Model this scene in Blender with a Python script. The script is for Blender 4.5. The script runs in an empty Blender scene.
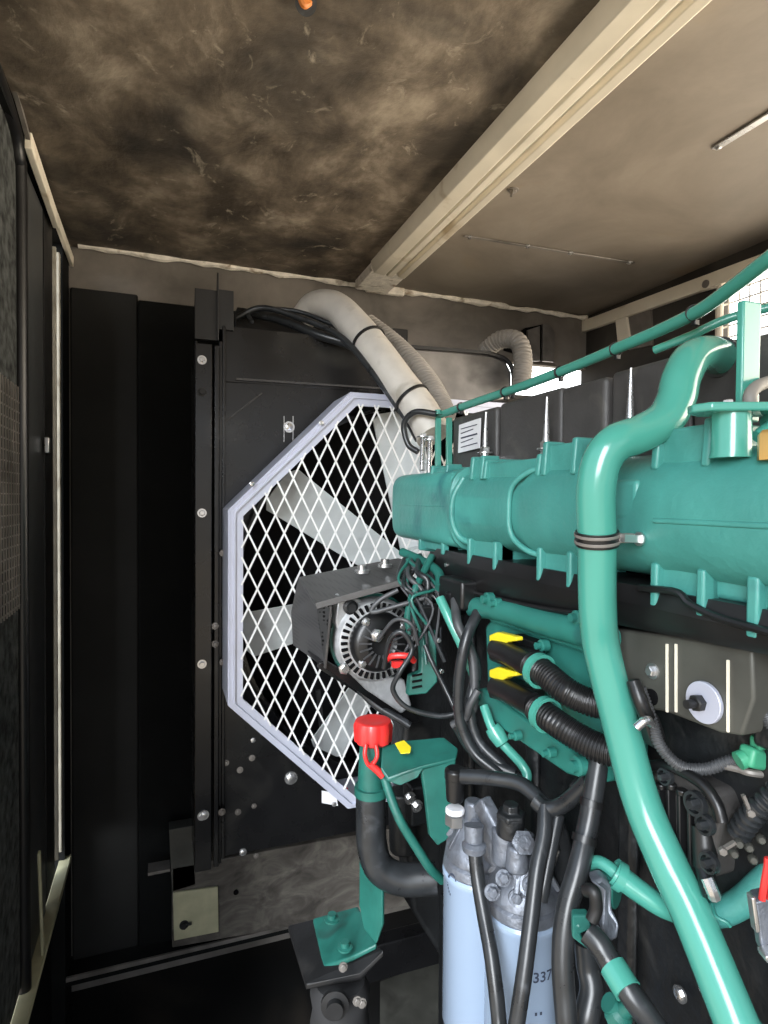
import bpy, bmesh, math, random
from mathutils import Vector, Matrix, noise
random.seed(7)
sc = bpy.context.scene
COL = sc.collection
PI = math.pi
# ------------------------------------------------------------------ camera
F = 600.0
yaw, pitch, roll = [math.radians(a) for a in (20.25, -1.22, .43)]
_cy, _sy, _cp, _sp = math.cos(yaw), math.sin(yaw), math.cos(pitch), math.sin(pitch)
fw = Vector((_sy*_cp, _cy*_cp, _sp)); _r = Vector((_cy, -_sy, 0)); _u = _r.cross(fw)
rt = _r*math.cos(roll)+_u*math.sin(roll); up = -_r*math.sin(roll)+_u*math.cos(roll)
CAM = Vector((0, 0, 1.5))
cam = bpy.data.objects.new('camera', bpy.data.cameras.new('camera')); COL.objects.link(cam)
cam.data.sensor_width = 36; cam.data.sensor_fit = 'HORIZONTAL'; cam.data.lens = 36*F/768; cam.data.clip_start = .02
m = Matrix((rt, up, -fw)).transposed().to_4x4(); m.translation = CAM; cam.matrix_world = m
sc.camera = cam
def P(a, b, z=None, X=None, Y=None, Z=None):
    """the place of something the photo shows at (a, b), on a known distance or plane"""
    d = fw+rt*((a-384)/F)-up*((b-512)/F)
    t = z if z is not None else X/d.x if X is not None else Y/d.y if Y is not None else (Z-1.5)/d.z
    return CAM+d*t
# ------------------------------------------------------------------ materials
def nt(name):
    mt = bpy.data.materials.new(name); mt.use_nodes = True
    n = mt.node_tree.nodes; return mt, n, mt.node_tree.links, n['Principled BSDF']
def mat(name, col, rough=.5, metal=0, var=.12, scale=12, dirt=None, dirt_amt=.0, bump=0, bscale=60, rvar=.1, coat=0, spec=.5):
    mt, n, l, b = nt(name)
    tc = n.new('ShaderNodeTexCoord')
    ns = n.new('ShaderNodeTexNoise'); ns.inputs['Scale'].default_value = scale; ns.inputs['Detail'].default_value = 6
    l.new(tc.outputs['Object'], ns.inputs['Vector'])
    cr = n.new('ShaderNodeValToRGB')
    c = Vector(col[:3])
    cr.color_ramp.elements[0].position = .3; cr.color_ramp.elements[1].position = .7
    cr.color_ramp.elements[0].color = (*(c*(1-var)), 1); cr.color_ramp.elements[1].color = (*(c*(1+var)), 1)
    l.new(ns.outputs['Fac'], cr.inputs['Fac'])
    out = cr.outputs['Color']
    if dirt:
        n2 = n.new('ShaderNodeTexNoise'); n2.inputs['Scale'].default_value = scale*.6; n2.inputs['Detail'].default_value = 9; n2.inputs['Distortion'].default_value = .6
        l.new(tc.outputs['Object'], n2.inputs['Vector'])
        r2 = n.new('ShaderNodeValToRGB'); r2.color_ramp.elements[0].position = .62-dirt_amt*.4; r2.color_ramp.elements[1].position = .75-dirt_amt*.2
        l.new(n2.outputs['Fac'], r2.inputs['Fac'])
        mx = n.new('ShaderNodeMix'); mx.data_type = 'RGBA'; l.new(r2.outputs['Color'], mx.inputs['Factor'])
        l.new(out, mx.inputs['A']); mx.inputs['B'].default_value = (*dirt, 1); out = mx.outputs['Result']
    l.new(out, b.inputs['Base Color'])
    mr = n.new('ShaderNodeMapRange'); mr.inputs['To Min'].default_value = max(0, rough-rvar); mr.inputs['To Max'].default_value = min(1, rough+rvar)
    l.new(ns.outputs['Fac'], mr.inputs['Value']); l.new(mr.outputs['Result'], b.inputs['Roughness'])
    b.inputs['Metallic'].default_value = metal; b.inputs['Specular IOR Level'].default_value = spec; b.inputs['Coat Weight'].default_value = coat
    if bump:
        n3 = n.new('ShaderNodeTexNoise'); n3.inputs['Scale'].default_value = bscale; n3.inputs['Detail'].default_value = 4
        l.new(tc.outputs['Object'], n3.inputs['Vector'])
        bp = n.new('ShaderNodeBump'); bp.inputs['Strength'].default_value = bump; bp.inputs['Distance'].default_value = .004
        l.new(n3.outputs['Fac'], bp.inputs['Height']); l.new(bp.outputs['Normal'], b.inputs['Normal'])
    return mt
M = {}
M['teal'] = mat('teal_paint', (.060, .285, .225), .22, 0, .05, 6, rvar=.05, coat=.4)
M['cast'] = mat('teal_cast_paint', (.055, .245, .215), .38, 0, .12, 14, (.03, .15, .15), .12, .25, 90)
M['board'] = mat('sooty_side_board', (.048, .043, .037), .7, 0, .3, 5, (.02, .018, .016), .3, spec=.3)
M['jamb'] = mat('dull_cream_jamb', (.40, .375, .31), .5, 0, .2, 14, (.18, .16, .12), .2)
M['pillar'] = mat('grey_door_post', (.045, .047, .049), .4, 0, .2, 6)
M['altal'] = mat('bright_cast_aluminium', (.48, .49, .50), .38, .5, .25, 30, (.2, .2, .2), .15, .3, 120)
M['tealmid'] = mat('teal_paint_mid', (.026, .165, .135), .36, 0, .15, 18, (.02, .10, .09), .12)  # mid-dark copy of the teal with random darker blotches
M['tealdk'] = mat('teal_paint_shaded', (.016, .115, .092), .42, 0, .2, 25, (.02, .05, .045), .15)  # darker copy of teal: dim lower area put into the colour; random blotches
M['black'] = mat('black_gloss_metal', (.006, .006, .0065), .28, .0, .3, 7, (.028, .027, .024), .12, rvar=.16)
M['blackm'] = mat('black_matt_metal', (.009, .009, .0095), .5, 0, .3, 18, (.03, .028, .026), .05, .15)
M['plastic'] = mat('black_plastic', (.008, .008, .0085), .36, 0, .2, 20)
M['cover'] = mat('charcoal_cover', (.050, .047, .045), .5, 0, .15, 30, (.09, .085, .075), .08, .15, 150)
M['rubber'] = mat('black_rubber', (.020, .022, .024), .30, 0, .25, 40, (.06, .064, .07), .08)
M['dusty'] = mat('dusty_conduit', (.05, .052, .055), .45, 0, .3, 50)
M['gum'] = mat('foot_rubber', (.02, .02, .021), .8)
M['foam'] = mat('dark_foam', (.055, .058, .056), .95, 0, .7, 45, bump=1.0, bscale=70, spec=.1)
M['galv'] = mat('galvanised_steel', (.23, .21, .19), .5, .35, .3, 9, (.09, .08, .07), .45)
M['steel'] = mat('bright_steel', (.62, .62, .62), .28, .9, .15, 20)
M['alum'] = mat('aluminium_frame', (.52, .54, .64), .38, .35, .06, 10)
M['mesh'] = mat('expanded_aluminium', (.78, .78, .77), .45, .2, .05, 10)
M['castal'] = mat('cast_aluminium', (.17, .185, .215), .42, .45, .3, 35, (.07, .07, .075), .2, .5, 120)
M['fan'] = mat('fan_blade_plastic', (.55, .58, .58), .55, 0, .12, 14, (.3, .32, .33), .12)
M['cream'] = mat('cream_paint', (.74, .68, .56), .5, 0, .08, 12, (.40, .30, .17), .07)
M['weld'] = mat('cream_sealant', (.84, .79, .70), .6, 0, .18, 40, (.28, .2, .12), .12, .6, 60)
M['olive'] = mat('olive_cream_paint', (.42, .40, .26), .55, 0, .15, 20)
M['hose'] = mat('silver_sleeved_hose', (.56, .53, .48), .42, .15, .1, 20, (.36, .33, .28), .15)
M['hose2'] = mat('grey_convoluted_hose', (.20, .185, .165), .65, 0, .15, 20)
M['white'] = mat('white_filter_enamel', (.30, .385, .51), .25, 0, .04, 5, coat=.3)
M['paper'] = mat('white_label', (.72, .72, .74), .6)
M['ink'] = mat('dark_ink', (.03, .04, .07), .6)
M['red'] = mat('red_plastic', (.68, .03, .028), .38, 0, .1, 8, coat=.2)
M['yellow'] = mat('yellow_plastic', (.75, .62, .02), .45)
M['green'] = mat('green_plastic', (.05, .30, .17), .4)
M['brass'] = mat('brass', (.55, .33, .1), .4, .7)
M['castbl'] = mat('black_cast_iron', (.009, .010, .011), .42, .0, .3, 20, (.035, .035, .034), .08, .6, 60)
M['plate'] = mat('sooty_steel_plate', (.075, .075, .065), .5, .3, .3, 12, (.035, .034, .03), .2)
M['orange'] = mat('orange_wire', (.5, .16, .03), .5)
M['tank'] = mat('weathered_tank_steel', (.20, .19, .18), .35, .6, .45, 9, (.07, .065, .06), .4)
M['wall_dark'] = mat('dark_corner_sheet', (.022, .022, .021), .8, 0, .3, 3, spec=.2)
M['core'] = mat('radiator_core', (.004, .004, .0045), .8, spec=.1)
M['floor'] = mat('oily_floor_paint', (.006, .006, .006), .5, 0, .4, 4, (.025, .021, .017), .1, spec=.3)
M['back'] = mat('backplate', (.025, .026, .028), .5)
# perforated black sheet
def perf():
    mt, n, l, b = nt('perforated_black_sheet')
    tc = n.new('ShaderNodeTexCoord'); v = n.new('ShaderNodeTexVoronoi'); v.inputs['Scale'].default_value = 125; v.inputs['Randomness'].default_value = .12
    l.new(tc.outputs['Object'], v.inputs['Vector'])
    r = n.new('ShaderNodeValToRGB'); r.color_ramp.elements[0].position = .28; r.color_ramp.elements[1].position = .36
    r.color_ramp.elements[0].color = (.002, .002, .002, 1); r.color_ramp.elements[1].color = (.045, .045, .045, 1)
    l.new(v.outputs['Distance'], r.inputs['Fac']); l.new(r.outputs['Color'], b.inputs['Base Color']); b.inputs['Roughness'].default_value = .4
    return mt
M['perf'] = perf()
def stained(name, lo, mid, hi, scale, dist, pos=(.36, .55, .78), rough=.6, patch=None, bump=.35, stretch=(1, 1, 1), fine=None, spec=.4):
    mt, n, l, b = nt(name)
    tc = n.new('ShaderNodeTexCoord'); mp = n.new('ShaderNodeMapping'); mp.inputs['Scale'].default_value = stretch
    l.new(tc.outputs['Object'], mp.inputs['Vector'])
    a = n.new('ShaderNodeTexNoise'); a.inputs['Scale'].default_value = scale; a.inputs['Detail'].default_value = 12; a.inputs['Roughness'].default_value = .62; a.inputs['Distortion'].default_value = dist
    l.new(mp.outputs['Vector'], a.inputs['Vector'])
    r = n.new('ShaderNodeValToRGB'); e = r.color_ramp.elements
    e[0].position = pos[0]; e[0].color = (*lo, 1); e[1].position = pos[2]; e[1].color = (*hi, 1)
    q = e.new(pos[1]); q.color = (*mid, 1)
    l.new(a.outputs['Fac'], r.inputs['Fac']); out = r.outputs['Color']
    if patch:                                             # broad sooty patches: (colour, scale, lo, hi)
        p = n.new('ShaderNodeTexNoise'); p.inputs['Scale'].default_value = patch[1]; p.inputs['Detail'].default_value = 5; p.inputs['Distortion'].default_value = .5
        l.new(tc.outputs['Object'], p.inputs['Vector'])
        pr = n.new('ShaderNodeValToRGB'); pr.color_ramp.elements[0].position = patch[2]; pr.color_ramp.elements[1].position = patch[3]
        l.new(p.outputs['Fac'], pr.inputs['Fac'])
        mx = n.new('ShaderNodeMix'); mx.data_type = 'RGBA'; l.new(pr.outputs['Color'], mx.inputs['Factor']); l.new(out, mx.inputs['A']); mx.inputs['B'].default_value = (*patch[0], 1)
        out = mx.outputs['Result']
    if fine:                                              # thin pale rubbed streaks
        w = n.new('ShaderNodeTexNoise'); w.inputs['Scale'].default_value = fine[1]; w.inputs['Detail'].default_value = 10; w.inputs['Distortion'].default_value = 1.6; w.inputs['Roughness'].default_value = .7
        l.new(mp.outputs['Vector'], w.inputs['Vector'])
        wr = n.new('ShaderNodeValToRGB'); wr.color_ramp.elements[0].position = fine[2]; wr.color_ramp.elements[1].position = fine[3]
        l.new(w.outputs['Fac'], wr.inputs['Fac'])
        mx = n.new('ShaderNodeMix'); mx.data_type = 'RGBA'; l.new(wr.outputs['Color'], mx.inputs['Factor']); l.new(out, mx.inputs['A']); mx.inputs['B'].default_value = (*fine[0], 1)
        out = mx.outputs['Result']
    l.new(out, b.inputs['Base Color']); b.inputs['Roughness'].default_value = rough; b.inputs['Specular IOR Level'].default_value = spec
    bp = n.new('ShaderNodeBump'); bp.inputs['Strength'].default_value = bump; bp.inputs['Distance'].default_value = .01
    l.new(a.outputs['Fac'], bp.inputs['Height']); l.new(bp.outputs['Normal'], b.inputs['Normal'])
    return mt
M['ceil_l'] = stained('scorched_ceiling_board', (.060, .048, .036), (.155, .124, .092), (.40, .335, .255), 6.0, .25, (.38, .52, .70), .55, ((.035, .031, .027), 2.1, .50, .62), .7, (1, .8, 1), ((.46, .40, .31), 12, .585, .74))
M['ceil_r'] = stained('grey_brown_ceiling_board', (.145, .123, .098), (.205, .175, .142), (.28, .245, .2), 3.0, .5, (.3, .52, .75), .5, ((.24, .165, .085), 3.1, .60, .8), .12)
M['wall'] = stained('sooty_grey_wall', (.10, .092, .08), (.20, .18, .16), (.27, .25, .22), 3.5, .5, (.3, .55, .8), .6, ((.09, .08, .068), 2.5, .5, .7), .15)
M['foamwall'] = stained('black_foam_lining', (.004, .0045, .0045), (.006, .0066, .0066), (.011, .012, .0115), 4, .4, (.3, .55, .8), .8, None, .1, spec=.15)
M['gwall'] = stained('dirty_galvanised_beam', (.035, .03, .026), (.095, .085, .073), (.22, .20, .17), 9, .9, (.3, .5, .75), .55, None, .1, (1, 1, 1.6))

# ------------------------------------------------------------------ mesh helpers
class MB:
    def __init__(s): s.bm = bmesh.new()
    def box(s, c, d, rot=None):
        mm = Matrix.Translation(Vector(c)) @ (rot.to_4x4() if rot else Matrix.Identity(4)) @ Matrix.Diagonal((d[0], d[1], d[2], 1))
        bmesh.ops.create_cube(s.bm, size=1, matrix=mm); return s
    def b2(s, a, b):
        a = Vector(a); b = Vector(b); d = b-a
        return s.box((a+b)/2, (abs(d.x), abs(d.y), abs(d.z)))
    def bar(s, a, b, w, h, upv=(0, 0, 1)):
        a = Vector(a); b = Vector(b); d = (b-a); L = d.length; d.normalize()
        x = d.cross(Vector(upv)); x = x.normalized() if x.length > 1e-6 else Vector((1, 0, 0)); z = x.cross(d)
        return s.box((a+b)/2, (w, L, h), Matrix((x, d, z)).transposed())
    def prism(s, pts, off):
        """polygon in space pushed by vector off"""
        off = Vector(off); A = [s.bm.verts.new(Vector(p)) for p in pts]; B = [s.bm.verts.new(Vector(p)+off) for p in pts]
        n = len(pts)
        s.bm.faces.new(A); s.bm.faces.new(B[::-1])
        for i in range(n): s.bm.faces.new((A[i], B[i], B[(i+1) % n], A[(i+1) % n]))
        return s
    def lathe(s, prof, o, ax=(0, 0, 1), seg=32):
        """prof [(radius, height)] turned about the axis ax through o"""
        o = Vector(o); ax = Vector(ax).normalized(); x = ax.orthogonal().normalized(); y = ax.cross(x)
        rings = []
        for r, h in prof:
            if r < 1e-6: rings.append([s.bm.verts.new(o+ax*h)])
            else: rings.append([s.bm.verts.new(o+ax*h+(x*math.cos(2*PI*i/seg)+y*math.sin(2*PI*i/seg))*r) for i in range(seg)])
        for A, B in zip(rings, rings[1:]):
            for i in range(seg):
                j = (i+1) % seg
                if len(A) == 1 and len(B) == 1: continue
                if len(A) == 1: s.bm.faces.new((A[0], B[i], B[j]))
                elif len(B) == 1: s.bm.faces.new((A[i], A[j], B[0]))
                else: s.bm.faces.new((A[i], A[j], B[j], B[i]))
        if len(rings[0]) > 1: s.bm.faces.new(rings[0][::-1])
        if len(rings[-1]) > 1: s.bm.faces.new(rings[-1])
        return s
    def cyl(s, a, b, r, r2=None, seg=24):
        a = Vector(a); b = Vector(b); return s.lathe([(r, 0), (r if r2 is None else r2, (b-a).length)], a, b-a, seg)
    def ring(s, c, ax, r0, r1, h, seg=40):
        """flat ring between radii r0 and r1, thickness h along ax"""
        c = Vector(c); ax = Vector(ax).normalized(); x = ax.orthogonal().normalized(); y = ax.cross(x); R = []
        for r, hh in ((r0, 0), (r1, 0), (r1, h), (r0, h)):
            R.append([s.bm.verts.new(c+ax*hh+(x*math.cos(2*PI*i/seg)+y*math.sin(2*PI*i/seg))*r) for i in range(seg)])
        for k in range(4):
            A, B = R[k], R[(k+1) % 4]
            for i in range(seg): s.bm.faces.new((A[i], A[(i+1) % seg], B[(i+1) % seg], B[i]))
        return s
    def tube(s, pts, r, seg=14, sub=8, corr=None, rfn=None):
        pts = [Vector(p) for p in pts]
        if len(pts) > 2:
            Q = [pts[0]*2-pts[1]]+pts+[pts[-1]*2-pts[-2]]; c = []
            for i in range(1, len(Q)-2):
                p0, p1, p2, p3 = Q[i-1:i+3]
                for k in range(sub):
                    t = k/sub
                    c.append(.5*((2*p1)+(p2-p0)*t+(2*p0-5*p1+4*p2-p3)*t*t+(3*p1-p0-3*p2+p3)*t**3))
            c.append(pts[-1])
        else: c = pts
        if corr:                                          # resample evenly: 4 rings a pitch
            step = corr[0]/4; out = [c[0]]; acc = 0
            for a, b in zip(c, c[1:]):
                L = (b-a).length; d = step-acc
                while d <= L: out.append(a.lerp(b, d/L)); d += step
                acc = L-(d-step)
            c = out
        n = None; rings = []; dist = 0
        for i, p in enumerate(c):
            t = (c[min(i+1, len(c)-1)]-c[max(i-1, 0)]).normalized()
            n = t.orthogonal().normalized() if n is None else (n-t*n.dot(t)).normalized()
            b = t.cross(n)
            rr = r if rfn is None else r*rfn(i/(len(c)-1))
            if corr: rr += corr[1]*(1 if i % 4 in (1, 2) else -1)
            rings.append([s.bm.verts.new(p+(n*math.cos(2*PI*k/seg)+b*math.sin(2*PI*k/seg))*rr) for k in range(seg)])
        for A, B in zip(rings, rings[1:]):
            for k in range(seg): s.bm.faces.new((A[k], A[(k+1) % seg], B[(k+1) % seg], B[k]))
        s.bm.faces.new(rings[0][::-1]); s.bm.faces.new(rings[-1])
        return s
    def bolt(s, c, ax, r=.008, h=.006, washer=True):
        c = Vector(c); ax = Vector(ax).normalized()
        if washer: s.lathe([(r*1.5, -.001), (r*1.5, .0015)], c, ax, 20)
        s.lathe([(r, 0), (r, h*.85), (r*.8, h), (0, h)], c, ax, 6); return s
BASE = {}
def build(name, mb, mt, parent=None, bevel=0, smooth=True, label=None):
    bm = mb.bm; bmesh.ops.recalc_face_normals(bm, faces=bm.faces)
    if parent is None:
        xs = [v.co for v in bm.verts]; mn = [min(c[i] for c in xs) for i in range(3)]; mx = [max(c[i] for c in xs) for i in range(3)]
        base = Vector(((mn[0]+mx[0])/2, (mn[1]+mx[1])/2, mn[2]))
    else: base = BASE[parent.name]
    for v in bm.verts: v.co -= base
    me = bpy.data.meshes.new(name); bm.to_mesh(me); bm.free()
    me.materials.append(M[mt] if isinstance(mt, str) else mt)
    o = bpy.data.objects.new(name, me); COL.objects.link(o)
    if parent is None: o.location = base
    else: o.parent = parent
    BASE[o.name] = base
    if smooth:
        for p in me.polygons: p.use_smooth = True
        me.set_sharp_from_angle(angle=math.radians(38))
    if bevel:
        md = o.modifiers.new('bevel', 'BEVEL'); md.width = bevel; md.segments = 3; md.limit_method = 'ANGLE'; md.angle_limit = math.radians(35)
    if label: o['label'] = label
    return o
def tag(o, label, cat, group=None, kind=None):
    o['label'] = label; o['category'] = cat
    if group: o['group'] = group
    if kind: o['kind'] = kind
    return o
def thing(name, loc, label, cat, group=None):
    o = bpy.data.objects.new(name, None); COL.objects.link(o); o.location = Vector(loc); o.empty_display_size = .05
    BASE[o.name] = Vector(loc); return tag(o, label, cat, group)
def single(name, mb, mt, label, cat, group=None, bevel=0, kind=None):
    return tag(build(name, mb, mt, None, bevel), label, cat, group, kind)
def struct(name, mb, mt, label=None, bevel=0, parent=None):
    o = build(name, mb, mt, parent, bevel)
    if parent is None: o['kind'] = 'structure'
    if label: o['label'] = label; 
    if parent is None: o['category'] = name.split('_')[0]
    return o
def PL(*pts): return [P(a, b, z=c) for a, b, c in pts]

# ================================================================== ROOM SHELL
XL, XR, YB, ZC = -.26, 1.6, 2.0, 2.24
hx0, hx1 = P(505, 370, Y=YB).x, P(592, 370, Y=YB).x
hz0, hz1 = P(560, 398, Y=YB).z, P(560, 367, Y=YB).z
w = MB(); w.b2((XL-.05, YB, 0), (XR+.05, YB+.03, hz0)).b2((XL-.05, YB, hz1), (XR+.05, YB+.03, ZC+.03))
w.b2((XL-.05, YB, hz0), (hx0, YB+.03, hz1)).b2((hx1, YB, hz0), (XR+.05, YB+.03, hz1))
struct('wall_back', w, 'wall', 'soot-stained grey end wall behind the radiator, with a small slot open to daylight')
fq = MB(); fq.b2((XL+.005, YB-.02, .1), (P(138, 400, Y=1.98).x, YB-.001, P(100, 290, Y=1.98).z)); struct('trim_16', fq, 'wall_dark', 'dark grey sheet standing for the darker left corner of the end wall', .006)  # added sheet standing for a darker stretch of wall; no lining there
fp = MB(); fp.b2((P(138, 400, Y=1.98).x, YB-.03, .1), (.30, YB-.001, P(170, 303, Y=1.97).z))
struct('trim_2', fp, 'foamwall', 'black sound-deadening lining on the end wall left of the radiator', .006)
# ceiling boards either side of the beam
xb = .665
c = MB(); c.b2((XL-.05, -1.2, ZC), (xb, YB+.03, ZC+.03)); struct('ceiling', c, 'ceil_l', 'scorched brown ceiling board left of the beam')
c = MB(); c.b2((xb, -1.2, ZC), (XR+.05, YB+.03, ZC+.03)); struct('ceiling_right', c, 'ceil_r', 'smoother grey-brown ceiling board right of the beam')
fl = MB(); fl.b2((XL-.05, -1.2, -.03), (XR+.05, YB+.03, 0)); struct('floor', fl, 'floor', 'black oily floor pan under the engine')
# left wall: only the last part before the corner; the doorway towards the camera is open
lw = MB(); lw.b2((XL-.05, 1.88, 0), (XL, YB, ZC)).b2((XL-.05, 1.0, 0), (XL-.035, 1.88, .45)).b2((XL-.05, 1.0, 2.2), (XL, 1.9, ZC)); struct('wall_left', lw, 'foamwall', 'dark left side wall at the corner')
# right wall with the window opening
wy = 1.378; wz0, wz1 = 1.92, 2.165
rw = MB(); rw.b2((XR, wy, 0), (XR+.04, YB+.03, ZC)).b2((XR, -1.2, 0), (XR+.04, wy, 1.3)).b2((XR, -1.2, 2.17), (XR+.04, wy, ZC)).b2((XR, -1.2, 1.3), (XR+.04, -.6, 2.17))
struct('wall_right', rw, 'board', 'black lined right side wall with an open meshed window')
# back-wall top bead (trim) irregular
def bead(a, b, r, n, seed, amp=.5, sq=(1, 1)):
    mb = MB(); a = Vector(a); b = Vector(b); pts = []; rnd = random.Random(seed)
    for i in range(n+1):
        p = a.lerp(b, i/n); pts.append(p+Vector((0, 0, (rnd.random()-.5)*r*.7)))
    rr = [1+(rnd.random()-.5)*amp for _ in range(n+2)]
    def f(t):
        k = t*n; i = int(k); return rr[i]*(1-(k-i))+rr[i+1]*(k-i)
    return mb.tube(pts, r, 8, 4, rfn=f)
struct('trim_1', bead(P(78, 244, Y=1.985), P(586, 318, Y=1.985), .010, 46, 3, .9), 'weld', 'pale lumpy sealant line where the end wall meets the ceiling')
# left top cream rail
tq = MB(); tq.bar(P(-8, 8, X=XL+.006), P(31, 148, X=XL+.006), .008, .010); struct('trim_17', tq, 'galv', 'thin grey metal lip above the foam-lined door')
lr = MB(); lr.bar(P(28, 140, X=XL+.006), P(56, 222, X=XL+.006), .014, .034); lr.bar(P(56, 218, X=XL+.008), P(72, 262, X=XL+.008), .01, .03)
struct('trim_3', lr, 'cream', 'cream rail along the top of the left side', .002)
# right wall cream rail with hole and post
rr_ = MB(); rr_.bar(P(583, 327, X=XR-.012), P(800, 249, X=XR-.012), .02, .045)
struct('trim_4', rr_, 'cream', 'cream rail high along the right side wall', .003)
s_ = MB(); cH = P(706, 284, X=XR-.024); s_.cyl(cH, cH+Vector((-.004, 0, 0)), .012); struct('trim_5', s_, 'galv', 'round plug in the cream rail of the right wall')
po = MB(); po.prism([P(615, 318, X=XR-.02), P(626, 316, X=XR-.02), P(630, 345, X=XR-.02), P(618, 350, X=XR-.02)], (.02, 0, 0)); struct('trim_6', po, 'cream', 'cream upright below the right rail', .002)
po = MB(); po.prism([P(622, 317, X=XR-.01), P(650, 307, X=XR-.01), P(652, 345, X=XR-.01), P(628, 350, X=XR-.01)], (.01, 0, 0)); struct('trim_7', po, 'galv', 'rust-stained plate beside the cream upright', .001)
# window frame + mesh
wf = MB()
z0, z1 = P(728, 350, X=XR).z-.05, P(728, 277, X=XR).z
wf.tube([(XR-.01, -.5, z1), (XR-.01, wy-.06, z1), (XR-.01, wy-.015, z1-.02), (XR-.01, wy-.005, z1-.06), (XR-.01, wy-.005, z0)], .011, 8, 5)
wo = struct('window_1', wf, 'cream', 'cream-framed opening with white wire grille in the right wall')
wm = MB()
for i in range(30):
    y = wy-.02-i*.034; wm.b2((XR+.01, y-.0022, z0-.1), (XR+.0145, y+.0022, z1))
for i in range(14):
    z = z1-.01-i*.034; wm.b2((XR+.006, wy-1.05, z-.0022), (XR+.0105, wy, z+.0022))
build('wire_mesh', wm, 'mesh', wo)
# ceiling beam: hat profile along Y
bx0, bx1 = .606, .728
prof = [(x, ZC-(ZC-z)*.85) for x, z in [(bx0, ZC), (bx0+.004, ZC-.030), (bx0+.012, ZC-.042), (bx0+.046, ZC-.048), (bx0+.050, ZC-.040), (bx0+.054, ZC-.048), (bx0+.072, ZC-.050), (bx0+.080, ZC-.036), (bx0+.088, ZC-.034), (bx0+.094, ZC-.046), (bx1-.010, ZC-.050), (bx1-.004, ZC-.040), (bx1, ZC-.004)]]
bm_ = MB(); bm_.prism([(x, -1.15, z) for x, z in prof], (0, 2.93, 0))
single('ceiling_beam', bm_, 'cream', 'long cream channel beam running across the ceiling to the end wall', 'beam', bevel=.002)
br = thing('beam_bracket', P(385, 272, Y=1.96), 'rust-spotted cream bracket at the far end of the ceiling beam', 'bracket')
q = MB(); q.box(P(368, 284, Y=1.955)+Vector((0, 0, -.004)), (.07, .05, .022)); q.box((.667, 1.86, 2.222), (.12, .17, .03)); q.box(P(385, 289, Y=1.975), (.14, .02, .035)); build('bracket_plate', q, 'weld', br, .004)
q = MB(); q.bolt(P(375, 284, Y=1.925), (0, -1, 0), .010); build('bolt', q, 'brass', br)
# ceiling strips
def strip(name, a, b, wd, label, screws):
    t = thing(name, (a+b)/2, label, 'strip', 'metal retaining strips on the ceiling')
    q = MB(); q.bar(a, b, wd, .004); build('metal_bar', q, 'steel' if wd > .012 else 'galv', t, .001)
    for s in screws:
        q = MB(); q.bolt(a.lerp(b, s), (0, 0, -1), .006, .005); build('screw', q, 'steel', t)
strip('ceiling_strip', P(464, 236, Z=ZC-.003), P(634, 263, Z=ZC-.003), .010, 'long thin metal strip screwed to the ceiling near the end wall', (.03, .35, .6, .97))
strip('ceiling_strip', P(714, 149, Z=ZC-.003), P(800, 96, Z=ZC-.003), .018, 'short wide bright metal strip on the ceiling at the right edge', (.06,))
q = thing('ceiling_screw', P(513, 190, Z=ZC), 'loose screw sticking out of the ceiling right of the beam', 'screw')
k = MB(); k.bolt(P(513, 190, Z=ZC-.001), (0, 0, -1), .009, .006); k.cyl(P(513, 190, Z=ZC-.004), P(511, 196, Z=ZC-.025), .003); build('screw_head', k, 'galv', q)
t = thing('wire_stub', P(305, 4, Z=ZC), 'orange wire stub in a dark hole at the top of the ceiling', 'wire')
k = MB(); k.cyl(P(306, 3, Z=ZC-.002), P(306, 3, Z=ZC-.006), .016); build('grommet', k, 'rubber', t)
k = MB(); k.tube([P(300, -6, Z=ZC-.004), P(304, 4, Z=ZC-.014), P(309, 2, Z=ZC-.006)], .006, 8); build('wire', k, 'orange', t)

# left door (mesh lined) seen at the image's left edge
dr = MB()
Yd0, Yd1 = .95, 1.37
dr.b2((XL-.03, Yd0, .5), (XL-.012, 1.38, 2.215))
door = struct('door_1', dr, 'foam', 'grey foam-lined door of the left side, with black wire mesh over it')
q = MB()
zt = P(10, 385, X=XL).z; zb = P(10, 615, X=XL).z
n = int((zt-zb)/.02)
for i in range(n+1):
    z = zb+i*.02; q.b2((XL-.008, Yd0, z-.0012), (XL-.0055, Yd1-.004, z+.0012))
y = Yd0
while y < Yd1: q.b2((XL-.006, y-.0012, zb-.006), (XL-.0035, y+.0012, zt+.012)); y += .02
build('wire_mesh', q, 'galv', door)
fr = MB()                                                  # rounded post of the door frame
fr.b2((XL-.045, 1.395, .47), (XL-.010, 1.66, 2.20))
build('door_frame', fr, 'pillar', door, .012)
ht = MB(); ht.tube([(XL-.008, 1.39, .47), (XL-.008, 1.39, 1.6), (XL-.008, 1.39, 2.10), (XL-.008, 1.375, 2.17), (XL-.008, 1.33, 2.205), (XL-.008, 1.2, 2.22), (XL-.008, .95, 2.225)], .014, 12, 6); build('edge_seal', ht, 'plastic', door)
hd = MB(); hd.b2((XL-.004, 1.62, P(52, 455, X=XL).z), (XL+.006, 1.64, P(52, 440, X=XL).z)); build('latch_pin', hd, 'steel', door, .002)
sl = MB(); sl.b2((XL-.045, 1.665, .5), (XL-.010, 1.78, 2.2)); struct('trim_8', sl, 'blackm', 'black gasket post beside the left door')
jb = MB(); jb.b2((XL-.03, 1.800, .52), (XL-.004, 1.808, 2.16)); jb.b2((XL-.03, 1.838, .52), (XL-.001, 1.856, 2.16)); struct('trim_9', jb, 'jamb', 'narrow bright cream door jamb near the left corner', .002)
si = MB(); si.bar(P(66, 858, X=XL), P(12, 1050, X=XL), .03, .014); struct('trim_10', si, 'olive', 'pale olive sill strip along the foot of the left side', .002)
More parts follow.
